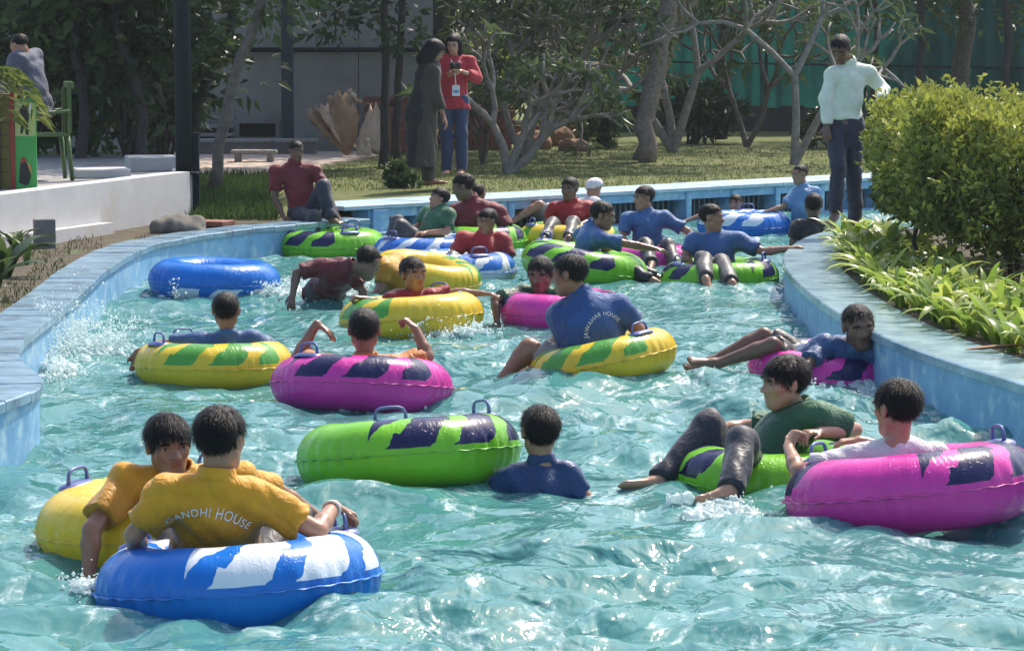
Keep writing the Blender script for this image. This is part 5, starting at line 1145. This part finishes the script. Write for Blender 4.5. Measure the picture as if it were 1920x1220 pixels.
for i in range(npn):
    n = 40; vs = []; x0 = FX0 + wdp * i + .03
    for j in range(n + 1):
        x = x0 + (wdp - .06) * j / n
        for z in np.linspace(.45, 4.6, 8): vs.append((fx(x), .05 * math.sin(j * .9 + i) + .07 * math.sin(j * .31 + z * .8 + i * 2) * (1 + .3 * math.sin(z * 2)), z))
    fs = [(j * 8 + k, (j + 1) * 8 + k, (j + 1) * 8 + k + 1, j * 8 + k + 1) for j in range(n) for k in range(7)]
    link('net_panel', npmesh('net_panel', np.array(vs), np.array(fs), True), NET, fe)
    MB().tube([(fx(x0 - .03), .16, 0), (fx(x0 - .03), .16, 4.7)], .04, 8).build('post', POLE, fe, True)
MB().box((0, .12, .24), (FX1 - FX0, .2, .5), bev=.01).build('plinth', mat('fence_shade_band', (.045, .045, .045), .9, .25, 3, .4), fe)  # added base: dark colour stands in for shadow and undergrowth below the net
MB().tube([(fx(FX0), -.13, 1.35), (fx((FX0 + FX1) / 2), -.13, 1.15), (fx(FX1), -.13, 1.4)], .02, 6).build('cable', POLE, fe, True)
# ================================================================== TREES
GT = 'trees on the lawn'
def zat(px, py, d_): return at(px, py, d_)
def onlawn(px, py): return onz(px, py, GL)
# leaning trunk beside the pole
b0 = onlawn(402, 359); d0 = depth_of(b0)
tree('leaning grey trunk tree in front of the shed steps', [b0, at(408, 290, d0), at(425, 200, d0), at(452, 110, d0), at(482, 30, d0), at(500, -60, d0), at(505, -200, d0)], .066, .05, [(at(495, -230, d0 + .4), (1.7, 1.5, 1.0)), (at(500, 5, d0 + .1), (.35, .4, .22))], 60, 55, .17, LEAFM, BARK, 1, GT, crad=.42)
b0 = at(352, 290, 33); b0[2] = GL
tree('dark forked trunk tree behind the steel pole', [b0, at(372, 200, 33), at(400, 130, 33), at(428, 80, 33), at(450, -60, 33)], .075, .05, [(at(440, -160, 33.5), (1.6, 1.6, 1.1)), (at(392, 75, 32.6), (.18, .2, .22))], 46, 50, .17, LEAFM, BARKD, 2, GT, crad=.4)
# twin dark trunks
for i, (xb, xt, yb) in enumerate(((720, 722, 314), (742, 752, 311))):
    b0 = onlawn(xb, yb); d0 = depth_of(b0)
    tree(('slim dark trunk nearer the brown sheets of the twin pair' if i == 0 else 'slim dark trunk nearer the brick stack of the twin pair'), [b0, at(xb + 2, 220, d0), at((xb + xt) / 2 + 3, 110, d0), at(xt, 0, d0), at(xt + 2, -170, d0)], .062, .045, [(at(xt - 15, -210 - 40 * i, d0), (1.5, 1.4, .9)), (at(690, 40, d0), (.9, .5, .25))], 40, 50, .16, LEAFD, BARKD, 5 + i, GT, crad=.38)
# big dark trunk behind the women
b0 = onlawn(850, 277); d0 = depth_of(b0)
tree('thick dark trunk tree behind the two women', [b0, at(852, 180, d0), at(856, 60, d0), at(850, -60, d0), at(848, -260, d0)], .24, .20, [(at(850, -420, d0), (4.0, 3.2, 2.0)), (at(780, -160, d0 - 1), (2.2, 1.6, .9))], 130, 55, .22, LEAFD, BARKD, 9, GT, crad=.6)
# frangipani in the middle
b0 = onlawn(952, 325)
frangipani('grey branching frangipani tree in the middle of the lawn', b0, [((-.18, .02, 1), .62), ((.30, -.05, 1), .60), ((.75, .1, .75), .62)], .062, 21, 4, spread=33, group=GT, up=.15, leaf=.24)
frangipani('spreading frangipani tree behind the middle one', onlawn(985, 296), [((.25, .1, 1), .9), ((-.4, .1, .8), .85), ((.85, -.1, .8), .9)], .062, 22, 5, spread=36, group=GT, up=.12, leaf=.27)
frangipani('small thin stemmed frangipani beside the jeans of the woman', onlawn(905, 309), [((-.25, 0, 1), .4), ((.25, .1, 1), .42), ((.05, -.1, 1), .45)], .028, 23, 3, spread=26, bark=BARK, group=GT, leaf=.18, per=6)
# pale trunk tree
b0 = onlawn(1207, 304); d0 = depth_of(b0)
tree('pale rough barked trunk leaning on the lawn', [b0, at(1214, 230, d0), at(1228, 150, d0), at(1243, 75, d0), at(1256, 0, d0), at(1262, -160, d0)], .135, .125, [(at(1265, -260, d0), (2.4, 2.0, 1.2))], 70, 55, .18, LEAFM, BARKP, 11, GT, crad=.5)
frangipani('flat topped frangipani with bare twigs behind the pale trunk', onlawn(1262, 284), [((-.6, .1, 1), 1.15), ((.35, 0, 1), 1.15), ((-.1, .1, 1), 1.2)], .075, 25, 5, spread=38, group=GT, up=.05, leaf=.25)
# right frangipani
b0 = onlawn(1489, 308); d0 = depth_of(b0)
frangipani('slender frangipani with long bare limbs near the standing man', b0, [((-.10, 0, 1), 1.15), ((.42, .05, .75), .85)], .062, 27, 4, spread=35, bark=BARKF, group=GT, up=.2, leaf=.24)
frangipani('bushy frangipani between pale trunk and the standing man', onlawn(1400, 276), [((-.3, .1, 1), 1.0), ((.35, .1, 1), .95)], .05, 28, 4, spread=40, bark=BARK, group=GT, up=.08, leaf=.27, lmat=LEAFM)
# trunks in front of the net, right
for i, (px, w_, dd, m_) in enumerate(((1724, .065, 45, BARKD), (1805, .17, 46.5, BARK), (1886, .07, 44, BARKD), (1640, .05, 46, BARKD), (1350, .08, 46.2, BARKD), (1960, .12, 45, BARKD))):
    b0 = at(px + 4, 200, dd); b0[2] = GL
    labs = ('thin dark tree standing against the green net behind the hedge', 'thick brown tree trunk against the green net behind the hedge', 'forked dark tree rising behind the far part of the hedge', 'thin crooked sapling behind the standing man', 'dark tree in front of the net beside the bushy frangipani', 'dark tree beyond the end of the hedge')
    tree(labs[i], [b0, at(px - 4, 150, dd), at(px + 6, 70, dd), at(px, -20, dd), at(px + 8, -200, dd)], w_, w_ * .8, [(at(px, -190, dd), (2.1, 1.8, 1.3)), (at(px + 30, 20, dd - .4), (1.1, .7, .35))], 46, 40, .17, LEAFM if i != 2 else LEAFF, m_, 40 + i, GT, crad=.48)
# cycad-like shrub on the lawn
shrub('small bushy plant in a dark base on the lawn', onlawn(1128, 278), (.30, .3), .75, 22, 30, .20, LEAFF, 61, 'shrubs on the lawn', stems=5, wr=.16)
shrub('low leafy shrub at the foot of the net fence near the standing man', at(1560, 262, 42) * V(1, 1, 0) + V(0, 0, GL), (.5, .4), .6, 20, 30, .16, LEAFD, 62, 'shrubs on the lawn')
shrub('dark green shrub at the foot of the net fence beside pale trunk', at(1300, 262, 44) * V(1, 1, 0) + V(0, 0, GL), (.9, .5), 1.0, 34, 34, .17, LEAFD, 63, 'shrubs on the lawn')
shrub('bushy green plant at the foot of the stooping woman', onlawn(752, 352), (.22, .2), .30, 16, 26, .10, LEAFM, 64, 'shrubs on the lawn', z0=.0)
# sunlit foliage between shed and net
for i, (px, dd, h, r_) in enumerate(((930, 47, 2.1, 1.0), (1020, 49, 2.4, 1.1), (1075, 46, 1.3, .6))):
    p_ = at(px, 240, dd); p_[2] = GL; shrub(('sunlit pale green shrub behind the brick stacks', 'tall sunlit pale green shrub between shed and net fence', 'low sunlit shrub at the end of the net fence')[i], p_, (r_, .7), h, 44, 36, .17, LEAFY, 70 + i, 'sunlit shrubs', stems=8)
# dark shrubbery on the left terrace
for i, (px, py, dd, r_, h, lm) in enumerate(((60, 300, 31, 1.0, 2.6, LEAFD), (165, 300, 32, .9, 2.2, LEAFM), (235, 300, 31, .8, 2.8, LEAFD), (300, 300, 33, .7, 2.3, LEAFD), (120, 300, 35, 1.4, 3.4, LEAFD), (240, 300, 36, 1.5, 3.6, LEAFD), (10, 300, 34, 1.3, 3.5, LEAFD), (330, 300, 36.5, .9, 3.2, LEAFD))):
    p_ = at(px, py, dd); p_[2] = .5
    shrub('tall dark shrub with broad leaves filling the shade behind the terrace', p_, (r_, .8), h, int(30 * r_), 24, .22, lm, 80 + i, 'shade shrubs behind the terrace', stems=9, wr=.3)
tree('dark slim tree among the terrace shrubs', [at(150, 300, 30.5) * V(1, 1, 0) + V(0, 0, .5), at(158, 200, 30.5), at(140, 80, 30.5), at(150, -100, 30.5)], .07, .05, [(at(140, -190, 31), (2.4, 1.8, 1.1)), (at(150, 40, 30.2), (.9, .5, .35))], 70, 50, .19, LEAFM, BARKD, 91, GT, crad=.45)
tree('crooked tree leaning over the terrace shrubs', [at(270, 300, 30.5) * V(1, 1, 0) + V(0, 0, .5), at(262, 180, 30.5), at(225, 70, 30.5), at(190, -60, 30.5)], .06, .045, [(at(230, -180, 31), (2.2, 1.8, 1.0)), (at(260, 60, 30.4), (.8, .5, .3))], 60, 50, .19, LEAFD, BARKD, 92, GT, crad=.45)
# palm frond plant beside the stand
PF = empty('small_palm', (*at(-12, 200, 23.6)[:2], .655)); tag(PF, 'small palm with drooping pale fronds above the menu stand', 'palm')
MB().tube([(0, 0, 0), (.02, 0, .5), (0, 0, 1.05)], [.05, .04, .03], 8).build('trunk', BARKD, PF, True)
rs = np.random.RandomState(4)
for i in range(9):
    an = 6.28 * i / 9 + .3; P0 = V(0, 0, 1.05); pts = [P0 + V(math.cos(an), math.sin(an), 0) * (.42 * t_) + V(0, 0, .35 * t_ - .75 * t_ * t_) for t_ in np.linspace(0, 1, 9)]; Pp = []; Dp = []
    for k in range(1, 9):
        for sgn_ in (-1, 1):
            for e in (0, .5): Pp.append(pts[k] * (1 - e) + pts[k - 1] * e); Dp.append(V(-math.sin(an), math.cos(an), 0) * sgn_ + V(math.cos(an), math.sin(an), -.5) * .6)
    v, f, rn = leaf_arrays(np.array(Pp), np.array(Dp), np.full(len(Pp), .22), .06, rs, .5); mb = MB().tube(pts, .008, 5)
    link('frond', npmesh('frond', v, f, False, {'rnd': rn}), LEAFY, PF); 
# backdrop trees that close the view and shade the lawn
for i in range(13):
    x = -22 + i * 3.9 + (i % 3) * .6; y = 54 + (i % 4) * 2.2; hgt = 6 + (i * 7 % 5) * .7; rs = np.random.RandomState(200 + i)
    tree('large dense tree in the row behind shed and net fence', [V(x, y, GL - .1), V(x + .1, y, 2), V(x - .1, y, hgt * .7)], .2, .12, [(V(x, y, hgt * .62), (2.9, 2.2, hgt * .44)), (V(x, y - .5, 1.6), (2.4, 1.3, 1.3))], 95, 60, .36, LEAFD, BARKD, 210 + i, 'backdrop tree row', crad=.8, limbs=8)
# shade trees over the lawn, crowns above the frame
# ---- grass tufts
def tufts(name, pts, h, seed, label, lm):
    rs_ = np.random.RandomState(seed); n = len(pts); D = rs_.randn(n, 3) * .35 + np.array((0, 0, 1)); v, f, rn = leaf_arrays(pts, D, h * rs_.uniform(.5, 1.3, n), .07, rs_, .25)
    tag(link(name, npmesh(name, v, f, False, {'rnd': rn}), lm), label, 'grass', kind='stuff')
rs = np.random.RandomState(9); P = []
while len(P) < 26000:
    x, y = rs.uniform(-4.5, 9), 26.3 + 16 * rs.rand() ** 1.7
    uu = np.dot((x, y) - W0[:2], wn)
    if uu < .72 and x > -2.0: continue
    z_ = GL - .005 if y > 29.4 else .22 + (.12) * np.clip((y - 26.5) / 2.9, 0, 1)
    if x < -1.9 and y < 27.0: continue
    P.append((x, y, z_ - .01))
P = np.array(P)
px_ = 960 + FPX * P[:, 0] / P[:, 1]; py_ = 95 + FPX * (CH - P[:, 2]) / P[:, 1]; keep = ~((px_ > 345) & (px_ < 720) & (py_ > 280) & (py_ < 345 - (px_ - 350) * .12)) & (px_ > 352) & (px_ < 1700)
tufts('lawn_grass', P[keep], .055, 3, 'short olive lawn grass under the trees', leafmat('leaf_grass', (.055, .10, .018), (.15, .185, .045), .3))
P = []
for _ in range(5000):
    x = rs.uniform(355, 520); y = rs.uniform(350, 412); q = onz(x, y, .24); P.append((q[0], q[1], .22 + .12 * np.clip((q[1] - 26.5) / 2.9, 0, 1)))
tufts('verge_grass', np.array(P), .13, 4, 'longer green grass growing at the foot of the leaning trunk', leafmat('leaf_verge', (.03, .075, .012), (.10, .16, .035), .3))
P = []
for _ in range(2600):
    x = rs.uniform(-20, 300); y = rs.uniform(445, 600); q = onz(x, y, .23)
    dmin = np.min(np.hypot(LO_[:, 0] - q[0], LO_[:, 1] - q[1])); 
    if math.sin(x * .05) * math.sin(y * .06) < -.1 or q[0] > np.interp(q[1], LO_[:, 1][np.argsort(LO_[:, 1])], LO_[:, 0][np.argsort(LO_[:, 1])]): continue
    P.append((q[0], q[1], .22))
tufts('bed_weeds', np.array(P), .06, 5, 'patchy weeds in the soil along left coping', leafmat('leaf_weed', (.03, .06, .012), (.13, .15, .05), .3))
# ================================================================== SPLASHES
FOAM = None
m, t, o = newmat('white_water'); b = NB(t); p = b.n('ShaderNodeBsdfPrincipled', {'Base Color': (.82, .88, .88, 1), 'Roughness': .18, 'IOR': 1.33}); tl = b.n('ShaderNodeBsdfTranslucent', {'Color': (.8, .9, .9, 1)}); tp = b.n('ShaderNodeBsdfTransparent', {'Color': (.9, .98, .98, 1)})
mx = b.n('ShaderNodeMixShader', {0: .4}); my = b.n('ShaderNodeMixShader', {0: .25}); t.links.new(p.outputs[0], mx.inputs[1]); t.links.new(tl.outputs[0], mx.inputs[2]); t.links.new(mx.outputs[0], my.inputs[1]); t.links.new(tp.outputs[0], my.inputs[2]); t.links.new(my.outputs[0], o.inputs[0]); FOAM = m
ico = np.array([(0, 0, 1), (1, 0, 0), (0, 1, 0), (-1, 0, 0), (0, -1, 0), (0, 0, -1)]); icf = np.array([(0, 1, 2), (0, 2, 3), (0, 3, 4), (0, 4, 1), (5, 2, 1), (5, 3, 2), (5, 4, 3), (5, 1, 4)])
def splash(px, py, rx, ry, h, n, seed, label, size=.010, clump=0):
    c = onz(px, py, 0); rs_ = np.random.RandomState(seed); k = depth_of(c) / FPX; n = int(n * 3.6); sd_ = max(.0021, .00015 * depth_of(c))
    P = np.c_[c[0] + rs_.randn(n) * rx * k, c[1] + rs_.randn(n) * ry, np.abs(rs_.exponential(h * .28, n))]
    nj = 14; jets = np.c_[rs_.randn(nj) * rx * k * .8, rs_.randn(nj) * ry * .7]; jdir = np.c_[rs_.randn(nj) * .5, rs_.randn(nj) * .3]; jt = rs_.randint(0, nj, n); m_ = rs_.rand(n) < .6; hz_ = h * rs_.rand(n) ** 1.6 * rs_.uniform(.4, 1.2, nj)[jt]
    P[m_, 2] = hz_[m_]; sp_ = .010 + .12 * hz_[m_]
    P[m_, 0] = c[0] + jets[jt[m_], 0] + jdir[jt[m_], 0] * hz_[m_] + rs_.randn(m_.sum()) * sp_; P[m_, 1] = c[1] + jets[jt[m_], 1] + jdir[jt[m_], 1] * hz_[m_] + rs_.randn(m_.sum()) * sp_
    P[:, 2] += waves(P[:, 0][None], P[:, 1][None])[0] - .003
    sz = sd_ * np.minimum(rs_.lognormal(0, .5, n), 2.6)[:, None]; st = 1 + rs_.rand(n, 1, 3) * np.array((1.2, .6, 1.6))
    v = (P[:, None, :] + ico[None] * sz[:, None, :] * st).reshape(-1, 3); f = (icf[None] + (np.arange(n) * 6)[:, None, None]).reshape(-1, 3)
    base = V(c[0], c[1], 0); root = tag(empty('water_splash', base), label, 'splash', 'splashes', None)
    d_ = link('droplets', npmesh('droplets', v - base, f, True), FOAM, root); d_['kind'] = 'stuff'
    if clump:
        vx = max(.010, .0008 * depth_of(c)); g_ = Grid((-rx * k * 1.9, -ry * 1.9, -.08), (rx * k * 1.9, ry * 1.9, .10 + h * .6), vx)
        for i in range(clump * 5):
            q = V(rs_.randn() * rx * k * .75, rs_.randn() * ry * .65, 0); q[2] = water_z(c[0] + q[0], c[1] + q[1]) - .006
            near_ = math.exp(-(q[0] / (rx * k)) ** 2 - (q[1] / ry) ** 2); tp_ = q + V(rs_.randn() * .05, rs_.randn() * .04, rs_.rand() ** 2 * h * .55 * near_); g_.cap(q, tp_, .022 * rs_.uniform(.5, 1.3), .009, .012)
        g_.fold(.013, seed, wl=.03, band=.04); v, f = g_.mesh(); e = link('foam', npmesh('foam', v, f, True), FOAM, root); e['kind'] = 'stuff'
splash(150, 650, 55, .30, .30, 1500, 1, 'tall fine splash thrown up against the left pool wall', .007, 16)
splash(108, 690, 35, .25, .12, 400, 2, 'low churned splash at the foot of left wall', .007, 8)
splash(560, 545, 42, .28, .10, 700, 3, 'white churning foam below the bent boy in dark red', .010, 26)
splash(640, 535, 32, .15, .14, 500, 4, 'foam kicked up between the bent boy and the yellow tube', .010, 16)
splash(812, 612, 34, .14, .16, 700, 5, 'white splash in front of the yellow tube of smiling boy', .010, 24)
splash(880, 618, 24, .12, .08, 260, 6, 'small splash near the yellow tube right end', .009, 10)
splash(345, 545, 18, .2, .16, 300, 7, 'spray bursting against the upside down blue tube', .008, 5)
splash(170, 1075, 26, .08, .05, 220, 8, 'droplets where the arm of front yellow boy enters the water', .006, 5)
splash(1640, 712, 60, .18, .06, 300, 9, 'foam line behind the head of the boy in white shirt', .008, 12)
splash(1350, 945, 45, .10, .04, 260, 10, 'ripples of foam over the feet of boy in dark green', .006, 8)
splash(690, 745, 60, .08, .05, 260, 11, 'thin foam between the pink tube and empty green tube', .007, 8)
splash(1340, 690, 45, .12, .05, 220, 12, 'foam trail beside the bare feet of grinning boy', .008, 8)
fl = empty('fallen_leaf', onz(1868, 660, WL) + V(0, 0, .012)); tag(fl, 'dry brown curled leaf lying on the island coping', 'leaf')
lv_ = []
for i in range(9):
    t_ = i / 8; w_ = .035 * math.sin(math.pi * min(1, t_ * .9 + .08)); lv_ += [(t_ * .34 - .17, -w_, .03 * t_ * t_ + w_ * .5), (t_ * .34 - .17, 0, .03 * t_ * t_), (t_ * .34 - .17, w_, .03 * t_ * t_ + w_ * .5)]
MB().add(lv_, [(3 * i + k, 3 * i + 3 + k, 3 * i + 4 + k, 3 * i + 1 + k) for i in range(8) for k in (0, 1)]).build('leaf_blade', mat('dry_leaf', (.30, .13, .05), .7, .3, 12, .3), fl, True)
# ================================================================== HAZE
m, t, o = newmat('haze_air'); b = NB(t)
pv = b.n('ShaderNodeVolumePrincipled', {'Color': (.86, .93, 1, 1), 'Density': .00045, 'Anisotropy': .35}); t.links.new(pv.outputs[0], o.inputs['Volume'])
hz = MB().box((0, 60, 5.5), (330, 330, 17)).build('haze', m); tag(hz, 'thin pale haze filling the backlit air', 'haze', kind='stuff')
print('PEOPLE', len(PEOPLE), 'verts', NVERT, 'objects', len(bpy.data.objects), 'time', round(time.time() - T0, 1))
tri = 0
for me in {o.data for o in bpy.data.objects if o.type == 'MESH'}: tri += sum(max(0, n - 2) for n in [0]) + len(me.loops) - 2 * len(me.polygons)
print('triangles', tri)
from collections import Counter
cn = Counter()
for me in {o.data for o in bpy.data.objects if o.type == 'MESH'}: cn[me.name.split('.')[0]] += len(me.loops) - 2 * len(me.polygons)
print(cn.most_common(14))
ks = list(TUBE)
for i, a in enumerate(ks):
    for b_ in ks[i + 1:]:
        dd = np.linalg.norm(TUBE[a]['c'] - TUBE[b_]['c'])
        if dd < (TUBE[a]['D'] + TUBE[b_]['D']) / 2: print('tube overlap', a, b_, round(float(dd), 2))
